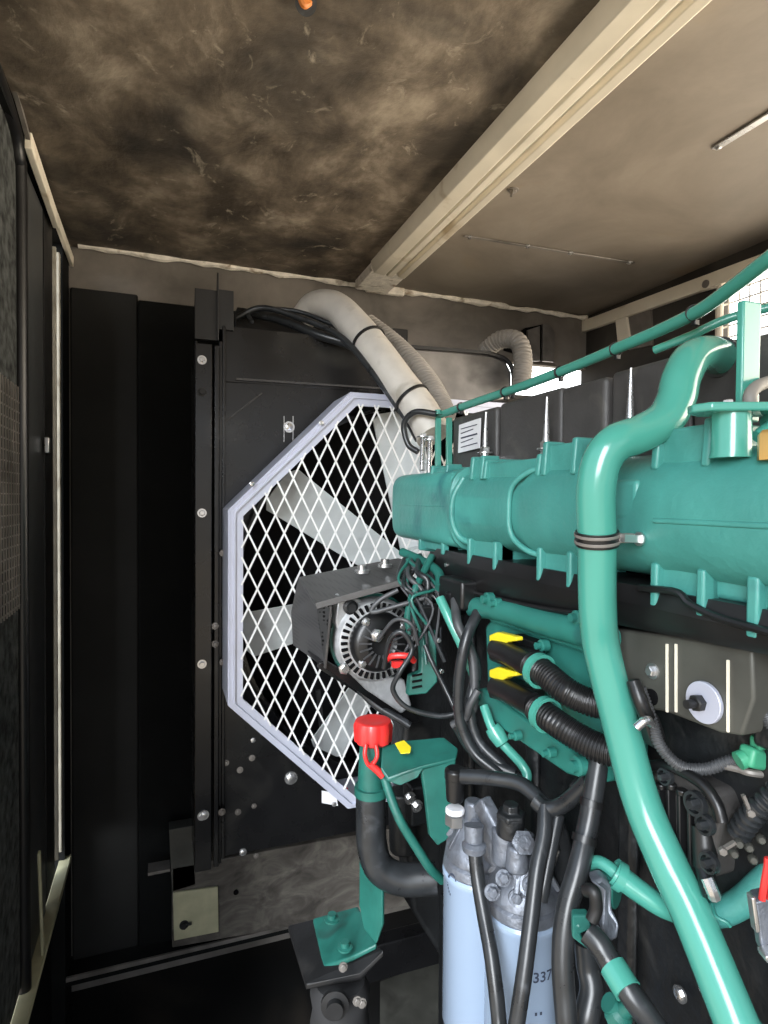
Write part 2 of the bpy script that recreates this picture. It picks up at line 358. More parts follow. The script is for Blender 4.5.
si = MB(); si.bar(P(39, 852, X=XL+.01), P(43, 960, X=XL+.01), .006, .012, (0, 1, 0)); struct('trim_11', si, 'olive', 'short upright pale strip above the left sill', .002)
# base rails along the end wall
zr0 = P(150, 953, Y=1.93).z
ra = MB(); ra.b2((XL, 1.90, zr0-.02), (1.3, YB, zr0-.003)); struct('trim_12', ra, 'foamwall', 'black bottom rail with a thin shiny lip along the end wall')
ra = MB(); ra.b2((XL, 1.893, zr0-.002), (1.3, 1.90, zr0+.010)); struct('trim_13', ra, 'galv', 'thin worn steel lip on the bottom rail')
gb0, gb1 = P(175, 925, Y=1.86), P(440, 838, Y=1.86)
ra = MB(); ra.prism([P(172, 868, Y=1.88), P(440, 820, Y=1.88), P(440, 900, Y=1.88), P(172, 948, Y=1.88)], (0, .05, 0)); struct('trim_14', ra, 'gwall', 'scratched galvanised cross beam below the radiator', .003)
# little hole and studs on it
q = MB(); c0 = P(236, 892, Y=1.879); q.cyl(c0, c0+Vector((0, -.003, 0)), .008); struct('trim_15', q, 'core', 'small round hole in the galvanised cross beam')
t = thing('cover_plate', P(195, 940, Y=1.87), 'square cream access plate at the left end of the cross beam', 'plate')
q = MB(); q.prism([P(173, 893, Y=1.87), P(218, 887, Y=1.87), P(219, 932, Y=1.87), P(174, 941, Y=1.87)], (0, .008, 0)); build('plate', q, 'olive', t, .002)
q = MB(); cc = P(184, 925, Y=1.868); q.bolt(cc, (0, -1, 0), .009, .012); q.cyl(cc, cc+Vector((.02, -.01, .006)), .004); build('bolt', q, 'blackm', t)
q = MB(); q.prism([P(169, 830, Y=1.88), P(192, 826, Y=1.88), P(196, 885, Y=1.88), P(172, 892, Y=1.88)], (0, .05, 0)); single('mounting_post', q, 'plate', 'short grey steel post above the cream access plate', 'post', bevel=.002)
q = MB(); q.prism([P(148, 873, Y=1.88), P(170, 869, Y=1.88), P(170, 871.5, Y=1.88), P(148, 876, Y=1.88)], (0, .05, 0)); single('ledge_strip', q, 'galv', 'thin worn steel ledge left of the short grey post', 'strip')
# near chassis rail crossing at bottom
q = MB(); q.bar(P(345, 965, Y=1.55), P(470, 932, Y=1.55), .05, .10); single('chassis_rail', q, 'black', 'black chassis rail crossing under the engine foot', 'rail', bevel=.004)
q = MB(); q.prism([P(380, 985, Z=.02), P(470, 950, Z=.02), P(480, 1040, Z=.02), P(380, 1060, Z=.02)], (0, 0, .01)); single('floor_plate', q, 'plate', 'dull brownish steel plate on the floor left of the filters', 'plate')
# bright brackets near slot
t = thing('slot_bracket', P(545, 360, Y=1.96), 'pale grey folded bracket above the daylight slot in the end wall', 'bracket')
q = MB(); q.prism([P(528, 330, Y=1.96), P(540, 326, Y=1.96), P(540, 361, Y=1.96), P(528, 361, Y=1.96)], (0, .01, 0)); q.prism([P(543, 324, Y=1.95), P(550, 325, Y=1.95), P(555, 333, Y=1.95), P(554, 362, Y=1.95), P(543, 361, Y=1.95)], (0, .01, 0)); build('bracket_plate', q, 'tank', t)
q = MB(); q.prism([P(505, 342, Y=1.985), P(525, 328, Y=1.985), P(545, 324, Y=1.985), P(545, 362, Y=1.985), P(505, 350, Y=1.985)], (0, .01, 0)); build('recess', q, 'core', t)

# ================================================================== RADIATOR
YR = 1.60
GX, GZ = .70, 1.241
rad = thing('radiator', (.7, 1.7, .5), 'large black radiator with sheet-metal shroud standing before the end wall', 'radiator')
X0, X1 = .143, 1.27; Z0, Z1 = .56, 1.80
q = MB(); bmq = q.bm; N = 72; R0 = .525; ring = []; rect = []
for i in range(N):
    a = 2*PI*i/N+1e-4; ca, sa = math.cos(a), math.sin(a)
    ring.append((GX+R0*ca, GZ+R0*sa))
    tx = ((X1 if ca > 0 else X0)-GX)/ca; tz = ((Z1 if sa > 0 else Z0)-GZ)/sa; tt = min(abs(tx), abs(tz)); rect.append((GX+tt*ca, GZ+tt*sa))
va = [bmq.verts.new((x, YR, z)) for x, z in ring]; vb = [bmq.verts.new((x, YR, z)) for x, z in rect]
vc = [bmq.verts.new((x, YR+.09, z)) for x, z in ring]; vd = [bmq.verts.new((x, YR+.09, z)) for x, z in rect]
for i in range(N):
    j = (i+1) % N
    bmq.faces.new((va[i], va[j], vb[j], vb[i])); bmq.faces.new((va[i], vc[i], vc[j], va[j])); bmq.faces.new((vb[i], vb[j], vd[j], vd[i]))
build('shroud', q, 'black', rad)
# corners of the shroud panel
q = MB(); q.b2((X0, YR, Z1), (.80, YR+.09, 1.944)); build('top_panel', q, 'black', rad, .002)
q = MB(); q.b2((X0, YR+.001, Z1-.02), (X1, YR+.09, Z1)).b2((X0, YR+.001, Z0), (X1, YR+.09, Z0+.02)).b2((X0, YR-.012, Z0), (X0+.008, YR+.09, 1.94)).b2((X1-.008, YR-.01, Z0), (X1, YR+.09, Z1))
build('shroud_flange', q, 'black', rad, .002)
q = MB(); q.b2((X0+.005, YR+.09, Z0), (X1-.005, YR+.16, Z1-.01)); build('core', q, 'core', rad)
q = MB(); q.ring((GX, YR-.05, GZ), (0, 1, 0), .522, .530, .06, 72); build('shroud_ring', q, 'black', rad)
q = MB(); q.bar(P(236, 379, Y=YR-.003), P(420, 391, Y=YR-.003), .008, .006); q.bar(P(226, 421, Y=YR-.002), P(262, 393, Y=YR-.002), .005, .004); build('panel_crease', q, 'cover', rad, .001)
for u_, v_ in ((289, 427),):
    q = MB(); q.bolt(P(u_, v_, Y=YR-.001), (0, -1, 0), .010, .008); q.b2(P(284, 442, Y=YR-.002)-Vector((.001, .001, 0)), P(284, 416, Y=YR-.002)+Vector((.001, .001, 0))); q.b2(P(293, 442, Y=YR-.002)-Vector((.001, .001, 0)), P(293, 416, Y=YR-.002)+Vector((.001, .001, 0))); build('bolt', q, 'steel', rad)
for u_, v_, r_ in ((291, 778, .013), (240, 770, .006), (226, 763, .006), (252, 758, .006), (238, 812, .006), (254, 806, .005), (204, 815, .009), (243, 852, .007), (256, 856, .005), (326, 797, .009)):
    q = MB(); yy = YR-.001 if u_ > 222 else YR-.032; q.bolt(P(u_, v_, Y=yy), (0, -1, 0), r_*.9, r_*.7); build('bolt', q, 'galv' if r_ < .007 else 'steel', rad)
# left channel post
cx0, cx1 = P(195, 500, Y=YR-.03).x, P(212, 500, Y=YR-.03).x
q = MB(); q.b2((cx0, YR-.03, .55), (cx1, YR-.02, P(200, 343, Y=YR-.03).z)); q.b2((cx0, YR-.02, .55), (cx0+.006, YR+.14, P(200, 343, Y=YR).z)); q.b2((cx1+.006, YR-.024, .55), (cx1+.018, YR+.02, P(200, 343, Y=YR-.03).z)); q.b2((cx1+.018, YR-.012, .55), (X0, YR+.02, 1.90))
build('side_channel', q, 'black', rad, .002)
q = MB(); q.b2((cx0, YR-.012, 1.9), (cx0+.055, YR, P(200, 290, Y=YR).z)); q.b2((cx0+.056, YR-.01, 1.93), (X0+.028, YR+.01, P(215, 290, Y=YR).z)); q.b2((cx0+.054, YR-.018, 1.9), (cx0+.058, YR, P(210, 262, Y=YR).z-.03))
build('head_bracket', q, 'blackm', rad, .001)
for v_ in (360, 513, 664, 816, 392):
    q = MB(); q.bolt(P(202, v_, Y=YR-.031), (0, -1, 0), .0075, .008); build('bolt', q, 'steel' if v_ != 392 else 'blackm', rad)
for u_, v_ in ((215, 626), (215, 644), (223, 553), (223, 662), (222, 812)):
    q = MB(); q.bolt(P(u_, v_, Y=YR-.025), (0, -1, 0), .006, .007); build('bolt', q, 'galv', rad)
# header tank
tz = P(440, 350, Y=1.66).z
ty = 1.595
q = MB(); q.prism([P(385, 345, Y=ty), P(455, 350, Y=ty), P(492, 354, Y=ty), P(506, 360, Y=ty), P(512, 372, Y=ty), P(512, 400, Y=ty), P(385, 405, Y=ty)], (0, .16, 0)); build('header_tank', q, 'tank', rad, .01, label='bare metal header tank')
q = MB(); q.bar(P(385, 345, Y=ty-.004), P(490, 353, Y=ty-.004), .012, .01); q.tube([P(488, 353, Y=ty-.004), P(505, 359, Y=ty-.004), P(513, 372, Y=ty-.004), P(513, 398, Y=ty-.004)], .007, 8); build('tank_seam', q, 'blackm', rad)
q = MB(); q.b2(P(235, 327, Y=1.75)-Vector((0, 0, .02)), P(400, 335, Y=1.82)); build('header_rail', q, 'blackm', rad, .004)
q = MB(); q.prism([P(322, 791, Y=1.47), P(336, 793, Y=1.47), P(338, 806, Y=1.47), P(322, 803, Y=1.47)], (0, .003, 0)); build('warning_sticker', q, 'paper', rad, label='small white sticker')
for u_ in (343, 348):
    q = MB(); q.prism([P(u_, 787, Y=1.449), P(u_+5, 788, Y=1.449), P(u_+5, 795, Y=1.449), P(u_, 794, Y=1.449)], (0, .001, 0)); build('red_mark', q, 'red', rad)
    break

# ---- fan
fan = thing('cooling_fan', (GX, 1.55, GZ), 'large pale grey eight-bladed fan behind the expanded metal guard', 'fan')
q = MB(); q.lathe([(0, -.06), (.07, -.06), (.10, -.04), (.13, -.03), (.13, .04), (0, .04)], (GX, 1.55, GZ), (0, 1, 0), 32); build('hub', q, 'fan', fan)
def blade(ang):
    q = MB(); rows = []
    nr = 10
    for i in range(nr+1):
        t = i/nr; r = .12+t*.392; wd = .105+.032*t; tw = math.radians(36-16*t); sw = 0
        row = []
        for j in range(7):
            s = j/6-.5; s2 = s
            if i == nr: pass
            x = r; y2 = s*wd*math.cos(tw)+sw; d = s*wd*math.sin(tw)+.010*math.cos(s*PI)
            if i == nr and j in (0, 6): x -= .015
            row.append((x, y2, d))
        rows.append(row)
    ca, sa = math.cos(ang), math.sin(ang)
    for th in (0, .006):
        vs = [[q.bm.verts.new((GX+x*ca-y2*sa, 1.55+d+th, GZ+x*sa+y2*ca)) for x, y2, d in row] for row in rows]
        for a, b in zip(vs, vs[1:]):
            for k in range(6): q.bm.faces.new((a[k], a[k+1], b[k+1], b[k]))
        if th == 0: A = vs
        else: B = vs
    loopA = A[0]+[r[-1] for r in A[1:]]+A[-1][-2::-1]+[r[0] for r in A[-2:0:-1]]
    loopB = B[0]+[r[-1] for r in B[1:]]+B[-1][-2::-1]+[r[0] for r in B[-2:0:-1]]
    for i in range(len(loopA)): j = (i+1) % len(loopA); q.bm.faces.new((loopA[i], loopA[j], loopB[j], loopB[i]))
    return q
for k_ in range(8):
    build('blade', blade(math.radians(145.5+k_*45)), 'fan', fan)

# ---- guard
YG = 1.45
oc = [(.144, 1.472), (.442, 1.768), (.958, 1.768), (1.256, 1.472), (1.256, 1.01), (.958, .712), (.442, .712), (.144, 1.01)]
ctr = Vector((.70, 1.24))
def inset(poly, d):
    n = len(poly); out = []
    for i in range(n):
        p, a, b = Vector(poly[i]), Vector(poly[i-1]), Vector(poly[(i+1) % n])
        e1 = (p-a).normalized(); e2 = (b-p).normalized(); n1 = Vector((e1.y, -e1.x)); n2 = Vector((e2.y, -e2.x))
        if n1.dot(ctr-p) < 0: n1 = -n1
        if n2.dot(ctr-p) < 0: n2 = -n2
        bis = (n1+n2).normalized(); out.append(tuple(p+bis*(d/bis.dot(n1))))
    return out
guard = thing('fan_guard', (GX, YG, .70), 'octagonal aluminium frame with expanded metal mesh in front of the fan', 'fan guard')
fr = MB(); a_, b_, c_ = oc, inset(oc, .012), inset(oc, .034)
for i in range(8):
    j = (i+1) % 8
    def quadbar(A, B, y0, y1):
        fr.prism([(A[i][0], y0, A[i][1]), (A[j][0], y0, A[j][1]), (B[j][0], y0, B[j][1]), (B[i][0], y0, B[i][1])], (0, y1-y0, 0))
    quadbar(a_, inset(oc, .004), YG-.004, YG+.15)
    quadbar(inset(oc, .0041), c_, YG-.010, YG-.004)
    quadbar(inset(oc, .012), inset(oc, .016), YG-.016, YG-.0101)
build('frame', fr, 'alum', guard)
inn = inset(oc, .030)
def clip(p, d):
    """the stretch of the line p + t d inside the octagon"""
    t0, t1 = -9, 9
    for i in range(8):
        a = Vector(inn[i]); b = Vector(inn[(i+1) % 8]); e = b-a; nn = Vector((e.y, -e.x))
        if nn.dot(ctr-a) < 0: nn = -nn
        dn = nn.dot(d); k = nn.dot(p-a)
        if abs(dn) < 1e-9:
            if k < 0: return None
            continue
        t = -k/dn
        if dn > 0: t0 = max(t0, t)
        else: t1 = min(t1, t)
    return (t0, t1) if t1 > t0 else None
me_ = MB(); wv, hv = .0425, .088
for sgn in (1, -1):
    d = Vector((wv/2*sgn, hv/2)).normalized()
    k = -40
    while k < 40:
        p = Vector((.70+k*wv, 1.24)); r = clip(p, d)
        if r and r[1]-r[0] > .01:
            A = p+d*r[0]; B = p+d*r[1]
            me_.bar((A.x, YG-.012+(0.002 if sgn > 0 else 0), A.y), (B.x, YG-.012+(.002 if sgn > 0 else 0), B.y), .0042, .003, (0, 1, 0))
        k += 1
build('expanded_mesh', me_, 'mesh', guard)
for u_, v_ in ((321, 423), (252, 484), (253, 740), (334, 804)):
    q = MB(); q.bolt(P(u_, v_, Y=YG-.018), (0, -1, 0), .006, .004, False); build('rivet', q, 'steel', guard)

# ================================================================== ENGINE
eng = thing('engine', (.80, .5, .35), 'big black diesel engine block with charcoal valve covers along the right', 'engine')
q = MB()
q.b2((.56, -.25, .30), (1.10, 1.16, 1.40)); q.b2((.60, -.25, 1.38), (1.02, 1.20, 1.53))
for i in range(6):
    y = -.05+i*.21; q.b2((.545, y, .45), (.56, y+.03, 1.33))
q.b2((.54, -.25, .62), (.56, 1.12, .68)); q.b2((.62, -.1, .12), (1.0, 1.0, .30))
build('block', q, 'castbl', eng, .008)
q = MB(); q.prism([(.50, 1.16, .62), (.47, 1.16, .95), (.50, 1.16, 1.20), (.58, 1.16, 1.44), (1.05, 1.16, 1.44), (1.15, 1.16, .9), (1.0, 1.16, .45), (.6, 1.16, .45)], (0, .07, 0)); build('timing_cover', q, 'castbl', eng, .01)
q = MB(); q.lathe([(0, 0), (.09, 0), (.10, .01), (.10, .05), (.05, .055), (.05, .30), (0, .30)], (.70, 1.23, .95+.29), (0, 1, 0)); build('fan_drive', q, 'castbl', eng)
q = MB(); q.lathe([(0, 0), (.12, 0), (.12, .02), (.10, .035), (.12, .05), (.12, .07), (0, .07)], (.70, 1.235, .86), (0, 1, 0)); build('crank_pulley', q, 'castbl', eng)
# valve covers: panels along Y
vz0, vz1 = 1.53, 1.692
us = (452, 497, 560, 607, 690, 790)
ys = [P(u_, 400, X=.625).y for u_ in us]
for i in range(len(ys)-1):
    q = MB(); q.b2((.625+(.004 if i % 2 else 0), ys[i+1]+.003, vz0), (.98, ys[i]-.003, vz1-(0 if i % 2 else .004)))
    q.b2((.618, ys[i+1]+.006, vz0), (.64, ys[i]-.006, vz0+.018))
    build('valve_cover', q, 'cover', eng, .008)
q = MB(); q.prism([P(459, 425, X=.617), P(480, 418, X=.617), P(479, 448, X=.617), P(458, 453, X=.617)], (.003, 0, 0)); lb = build('label_plate', q, 'paper', eng, label='white printed data label')
q = MB()
for i in range(5): q.bar(P(461, 429+i*4.6, X=.616), P(477-(i % 2)*4, 424.5+i*4.6, X=.616), .0012, .0018 if i != 2 else .003)
build('print', q, 'ink', lb)
for u_, vt, vb in ((485, 412, 453), (546, 397, 449), (630, 368, 432)):
    a = P(u_, vb, X=.600); b = P(u_+1, vt, X=.600)
    q = MB(); q.cyl(a, b, .0065, .0018, 16); q.bolt(a, (0, 0, 1), .010, .012); q.cyl(a-Vector((0, 0, .02)), a, .009); q.box(a-Vector((-.012, 0, .012)), (.035, .02, .012)); build('stud', q, 'steel', eng, label='bright tapered stud')
# injector pump / dark clutter top right
q = MB(); q.cyl(P(722, 345, z=.80), P(735, 410, z=.80), .028); q.box(P(716, 385, z=.80), (.05, .06, .05)); q.cyl(P(702, 340, z=.82), P(706, 400, z=.82), .018); build('breather_housing', q, 'castbl', eng, .004)

# ---- black cable duct
duct = thing('cable_duct', P(600, 620, X=.50), 'long black plastic cable duct under the teal intake manifold', 'cable duct')
za, zb_ = P(434, 548, X=.50).z, P(434, 588, X=.50).z
y0d, y1d = .12, P(434, 560, X=.495).y
q = MB()
sec = [(.495, zb_+.012), (.505, zb_-.0), (.56, zb_-.005), (.58, za), (.50, za), (.493, za-.02)]

A_ = [q.bm.verts.new((x, y0d, z+(.052 if z < zb_+.02 else 0))) for x, z in sec]; B_ = [q.bm.verts.new((x, y1d, z)) for x, z in sec]
q.bm.faces.new(A_); q.bm.faces.new(B_[::-1])
for i in range(6): q.bm.faces.new((A_[i], B_[i], B_[(i+1) % 6], A_[(i+1) % 6]))
build('channel', q, 'plastic', duct, .006)
q = MB(); q.tube([P(640, 588, X=.492), P(676, 592, X=.492), P(690, 604, X=.492), P(720, 618, X=.492), P(775, 634, X=.492)], .004, 8); q.tube([P(448, 586, X=.494), P(520, 604, X=.494), P(580, 614, X=.494)], .004, 8); build('lip', q, 'plastic', duct)
q = MB(); cc = P(447, 565, X=.494); q.cyl(cc, cc+Vector((-.004, 0, 0)), .004); build('clip', q, 'steel', duct)
q = MB(); q.box(P(462, 592, z=1.05), (.05, .09, .05)); q.cyl(P(455, 590, z=1.05), P(457, 615, z=1.05), .018); build('cable_outlet', q, 'plastic', duct, .006)

# ---- intake manifold
man = thing('intake_manifold', (.555, .8, 1.40), 'long teal cast intake manifold with lugs along its top and bottom', 'manifold')
AX, AZ = .556, 1.484
def sect(y, rx, rz, n=3.0, dz=0):
    out = []
    for i in range(40):
        a = 2*PI*i/40; c, s = math.cos(a), math.sin(a)
        out.append((AX+rx*math.copysign(abs(c)**(2/n), c), y, AZ+dz+rz*math.copysign(abs(s)**(2/n), s)))
    return out
def loft(secs):
    q = MB(); rings = [[q.bm.verts.new(p) for p in s] for s in secs]
    for A, B in zip(rings, rings[1:]):
        for i in range(40): q.bm.faces.new((A[i], A[(i+1) % 40], B[(i+1) % 40], B[i]))
    q.bm.faces.new(rings[0][::-1]); q.bm.faces.new(rings[-1]); return q
yE = P(392, 500, X=.482).y; yS = P(449, 500, X=.482).y; yP = P(640, 500, X=.48).y
body = [sect(yE+.002, .070, .068, 5), sect(yE, .073, .071, 5), sect(yE-.012, .074, .072, 5), sect(yS+.012, .074, .073, 5), sect(yS+.006, .075, .078, 3), sect(yS-.006, .076, .079, 3), sect(yS-.014, .070, .070, 2.6), sect((yS+yP)/2+.02, .068, .068, 2.5), sect((yS+yP)/2, .073, .072, 2.6), sect(yP+.04, .070, .071, 2.5), sect(yP, .074, .072, 2.5), sect(yP-.03, .078, .070, 2.3), sect(.25, .082, .076, 2.3), sect(.1, .082, .076, 2.3)]
build('main_body', loft(body), 'cast', man)
q = MB(); q.bar((AX-.0745, yP-.02, AZ-.004), (AX-.0815, .12, AZ-.004), .009, .006); build('casting_seam', q, 'cast', man, .002)
q = MB(); q.bar((AX-.0735, yE-.02, AZ+.004), (AX-.0735, yS+.02, AZ+.004), .002, .003); build('casting_seam', q, 'cast', man, .002)
q = MB()
y_ = P(478, 500, X=.48).y
q.tube([(AX-.055, yS-.02, AZ+.055), (AX-.071, yS-.012, AZ+.02), (AX-.072, yS-.010, AZ-.02), (AX-.062, yS-.02, AZ-.05), (AX-.045, yS-.05, AZ-.062)], .006, 10); build('casting_rib', q, 'cast', man)
y2 = P(509, 500, X=.485).y
q = MB(); q.tube([(AX-.045, y2-.06, AZ+.064), (AX-.060, y2-.03, AZ+.056), (AX-.069, y2-.004, AZ+.035), (AX-.071, y2, AZ), (AX-.069, y2-.004, AZ-.035), (AX-.060, y2-.03, AZ-.056), (AX-.045, y2-.06, AZ-.064)], .0045, 10); build('casting_rib', q, 'cast', man)
# lugs: photo position of each pair
def lug(ua, ub, top, ext, xf=.500, fin=.010, skew=0):
    ya = P(ua, 500, X=xf).y; yb = P(ub, 500, X=xf).y
    q = MB(); zt = AZ+(.050 if top else -.050); ze = AZ+(ext if top else -ext)
    zi = ze-(.005 if top else -.004); q.b2((xf+.004, yb, min(zt, zi)), (AX+.03, ya, max(zt, zi)))
    fn = min(fin, abs(ya-yb)*.35)
    for y in (ya, yb+fn):
        q.prism([(xf-.006, y-fn, zt), (xf-.006 if not top else xf-.002, y-fn, ze), (xf+.03, y-fn, ze+(0 if top else -.004)), (xf+.03, y-fn, zt)], (0, fn, 0))
    build('mounting_lug', q, 'cast', man, .003)
for a_u, b_u, e in ((431, 448, .083), (471, 484, .090), (484, 541, .082), (543, 577, .098), (653, 712, .098)): lug(a_u, b_u, True, e)
for a_u, b_u, e in ((421, 446, .088), (470, 499, .096), (540, 575, .100), (655, 710, .098), (752, 790, .106)): lug(a_u, b_u, False, e, fin=.010 if a_u < 700 else .022)
q = MB(); q.b2((.50, P(648, 500, X=.5).y, AZ-.005), (.484, P(618, 500, X=.5).y, AZ+.04)); build('side_boss', q, 'cast', man, .006)
q = MB(); yb = P(722, 560, X=.50).y; q.b2((.512, yb-.045, AZ-.080), (.56, yb+.030, AZ-.055)); build('side_boss', q, 'cast', man, .006)

# ---- riser with flange and column on the manifold top
ris = thing('filler_neck', P(731, 458, z=.56), 'teal bolted neck and flange standing on the manifold at the right edge', 'pipe flange')
ct = P(731, 458, z=.56)
zf = P(731, 414, z=.56).z
q = MB(); q.lathe([(.0185, 0), (.0172, .006), (.0165, zf-ct.z)], (ct.x, ct.y, ct.z), (0, 0, 1), 32); build('neck', q, 'teal', ris)
q = MB(); ex = Vector((.94, -.34, 0)); ey = Vector((.34, .94, 0)); fc = Vector((ct.x, ct.y, zf)); q.prism([fc+ex*a+ey*b for a, b in ((-.040, -.004), (-.030, -.020), (.05, -.026), (.07, -.01), (.07, .02), (-.02, .025), (-.038, .008))], (0, 0, .008))
build('flange', q, 'teal', ris, .002)
q = MB(); ca_ = P(747, 412, z=.60); tq_ = P(748, 303, z=.60).z; q.b2((ca_.x-.0125, ca_.y-.004, ca_.z-.01), (ca_.x+.0125, ca_.y+.004, tq_)); build('column', q, 'teal', ris, .002)
for u_, v_ in ((728, 404), (742, 408), (716, 408)):
    q = MB(); q.bolt(P(u_, v_+2, z=.56), (0, 0, 1), .0045, .006); build('bolt', q, 'steel', ris)
q = MB(); q.tube(PL((752, 408, .56), (750, 396, .56), (758, 386, .57), (775, 380, .6)), .006); single('wire_loop', q, 'hose2', 'grey sleeved wire looping behind the teal flange', 'wire')
q = MB(); q.lathe([(0, 0), (.012, 0), (.012, .022), (.009, .026), (0, .026)], P(772, 460, z=.52), (0, 0, 1), 6); single('pipe_plug', q, 'brass', 'small hexagonal brass plug at the right edge on the manifold', 'plug')
q = MB(); q.lathe([(.006, 0), (.006, .02), (.011, .022), (.011, .034), (0, .034)], P(757, 437, z=.56), (.6, 0, .4), 16); single('drain_fitting', q, 'teal', 'small teal fitting between neck and brass plug', 'fitting')

# ---- big teal pipe
R_ = .0205
pipe = thing('coolant_pipe', P(598, 560, z=.665), 'thick glossy teal pipe bending down across the engine from top to lower right', 'pipe')
pp = PL((722, 358, .72), (706, 354, .69), (691, 360, .67), (681, 379, .66), (676, 400, .655), (664, 420, .65), (640, 434, .645), (616, 443, .64), (602, 461, .64), (596, 492, .643), (597, 540, .65), (597, 580, .66), (598, 615, .67), (602, 650, .68), (620, 722, .68), (641, 800, .665), (666, 860, .64), (693, 917, .61), (736, 1022, .56), (752, 1060, .55))+[Vector((.47, .30, .86)), Vector((.52, .33, .78)), Vector((.57, .36, .76))]
q = MB(); q.tube(pp, R_, 28, 8); build('bent_tube', q, 'teal', pipe)
c0, c1 = P(597, 531, z=.648), P(597, 545, z=.651)
q = MB(); dd = (c1-c0).normalized(); q.ring(c0, dd, R_, R_+.0022, (c1-c0).length, 36); cl = build('hose_clamp', q, 'plastic', pipe)
q = MB(); q.ring(c0+dd*.002, dd, R_+.0022, R_+.0034, .0035, 36); q.ring(c0+dd*.0095, dd, R_+.0022, R_+.0034, .0035, 36); q.box(P(624, 538, z=.645), (.020, .010, .010)); build('clamp_band', q, 'galv', cl, .001)
q = MB(); q.bar(P(622, 538, z=.635), P(638, 539, z=.645), .008, .008); q.bolt(P(639, 539, z=.645), (1, 0, 0), .005, .006); build('clamp_screw', q, 'steel', cl)
q = MB(); q.ring(P(717, 357, z=.715), pp[0]-pp[1], .019, .024, .010, 28); build('union_nut', q, 'blackm', pipe)

# ---- thin teal pipe with ties
thin = thing('breather_tube', P(520, 390, z=1.1), 'slim teal tube with black cable ties rising above the valve covers', 'tube')
tp = PL((432, 418, 1.42), (470, 404, 1.28), (520, 387, 1.12), (575, 366, .98), (620, 347, .88), (660, 330, .81), (700, 310, .74), (735, 285, .68), (775, 254, .62), (810, 228, .58))
q = MB(); q.tube(tp, .0085, 14, 8); build('tube_run', q, 'teal', thin)
for u_, v_, z in ((461, 407, 1.31), (505, 392, 1.165), (560, 372, 1.015), (616, 349, .89), (694, 313, .752)):
    q = MB(); c = P(u_, v_, z=z); d = (P(u_+5, v_-2, z=z-.02)-c).normalized(); q.ring(c-d*.003, d, .0085, .0105, .006, 20); q.box(c+Vector((.002, 0, -.012)), (.007, .007, .007)); build('cable_tie', q, 'plastic', thin, .0008)
q = MB(); q.tube(PL((655, 350, .84), (690, 336, .80), (730, 318, .78), (800, 300, .75)), .006, 12); single('fuel_line', q, 'teal', 'second thinner teal tube under the breather tube at the right', 'tube')
t = thing('tube_support', P(440, 475, z=1.38), 'two narrow teal posts between fan guard and valve covers', 'bracket')
for u_ in (438, 449):
    q = MB(); q.bar(P(u_, 418, z=1.38), P(u_, 478, z=1.36), .012, .010, (0, 1, 0)); q.bolt(P(u_, 414, z=1.37), (0, 0, 1), .008, .01); build('post', q, 'teal', t, .002)
# silver fittings beside the posts
for i, (u_, a_, b_) in enumerate(((423, 437, 470), (430, 440, 475))):
    q = MB(); q.cyl(P(u_, a_, z=1.40), P(u_-1, b_, z=1.38), .006); q.bolt(P(u_, a_, z=1.40), (0, 0, 1), .010, .01); single('long_bolt', q, 'steel', ('long bright bolt left of the teal posts, nearer the hose' if i == 0 else 'long bright bolt directly beside the teal posts'), 'bolt')

# ================================================================== HOSES AT THE TOP
ch = thing('charge_hose', P(370, 350, z=1.6), 'fat silver-sleeved hose arching down over the top of the radiator', 'hose')
hp = PL((303, 318, 1.72), (316, 306, 1.70), (336, 308, 1.66), (357, 328, 1.60), (378, 354, 1.54), (400, 384, 1.49), (420, 410, 1.45), (434, 436, 1.42))
q = MB(); q.tube(hp, .043, 24, 8, rfn=lambda t: .86+.14*min(1, t*4)); build('sleeve', q, 'hose', ch)
for (u_, v_, z), d2 in (((368, 341, 1.565), (378, 354, 1.54)), ((411, 399, 1.465), (420, 410, 1.45))):
    c = P(u_, v_, z=z); d = (P(*d2[:2], z=d2[2])-c).normalized(); q = MB(); q.ring(c, d, .0435, .0475, .007, 32); build('cable_tie', q, 'plastic', ch)
q = MB(); q.tube(PL((366, 325, 1.72), (392, 345, 1.68), (415, 368, 1.62), (432, 392, 1.56), (444, 418, 1.5)), .032, 20, 8, corr=(.012, .0022)); single('convoluted_hose', q, 'hose2', 'grey-brown convoluted hose just behind the silver hose', 'hose')
q = MB(); q.tube(PL((484, 352, 1.9), (500, 340, 1.86), (517, 341, 1.82), (523, 358, 1.80), (521, 388, 1.78)), .027, 20, 8, corr=(.012, .0015)); single('elbow_hose', q, 'hose2', 'grey-brown hose elbow beside the daylight slot', 'hose')
for i, (pts, r, lb_) in enumerate((
    (((236, 318, 1.62), (262, 308, 1.62), (300, 318, 1.60), (340, 336, 1.56), (372, 372, 1.50), (404, 416, 1.45), (418, 440, 1.42)), .008, 'black cable following the underside of the silver hose'),
    (((238, 312, 1.68), (275, 318, 1.66), (316, 334, 1.62), (350, 345, 1.60), (376, 364, 1.56)), .013, 'thicker black hose lying along the top edge of the radiator'),
    (((252, 322, 1.60), (248, 312, 1.63), (262, 309, 1.66), (300, 312, 1.66), (350, 332, 1.63)), .006, 'thin black wire looping over the radiator corner'),
    (((436, 414, 1.36), (415, 412, 1.38), (404, 424, 1.40), (408, 444, 1.40), (418, 452, 1.39)), .007, 'short black hose loop at the end of the silver hose'))):
    q = MB(); q.tube(PL(*pts), r, 12, 8); single('black_hose', q, 'rubber', lb_, 'hose')

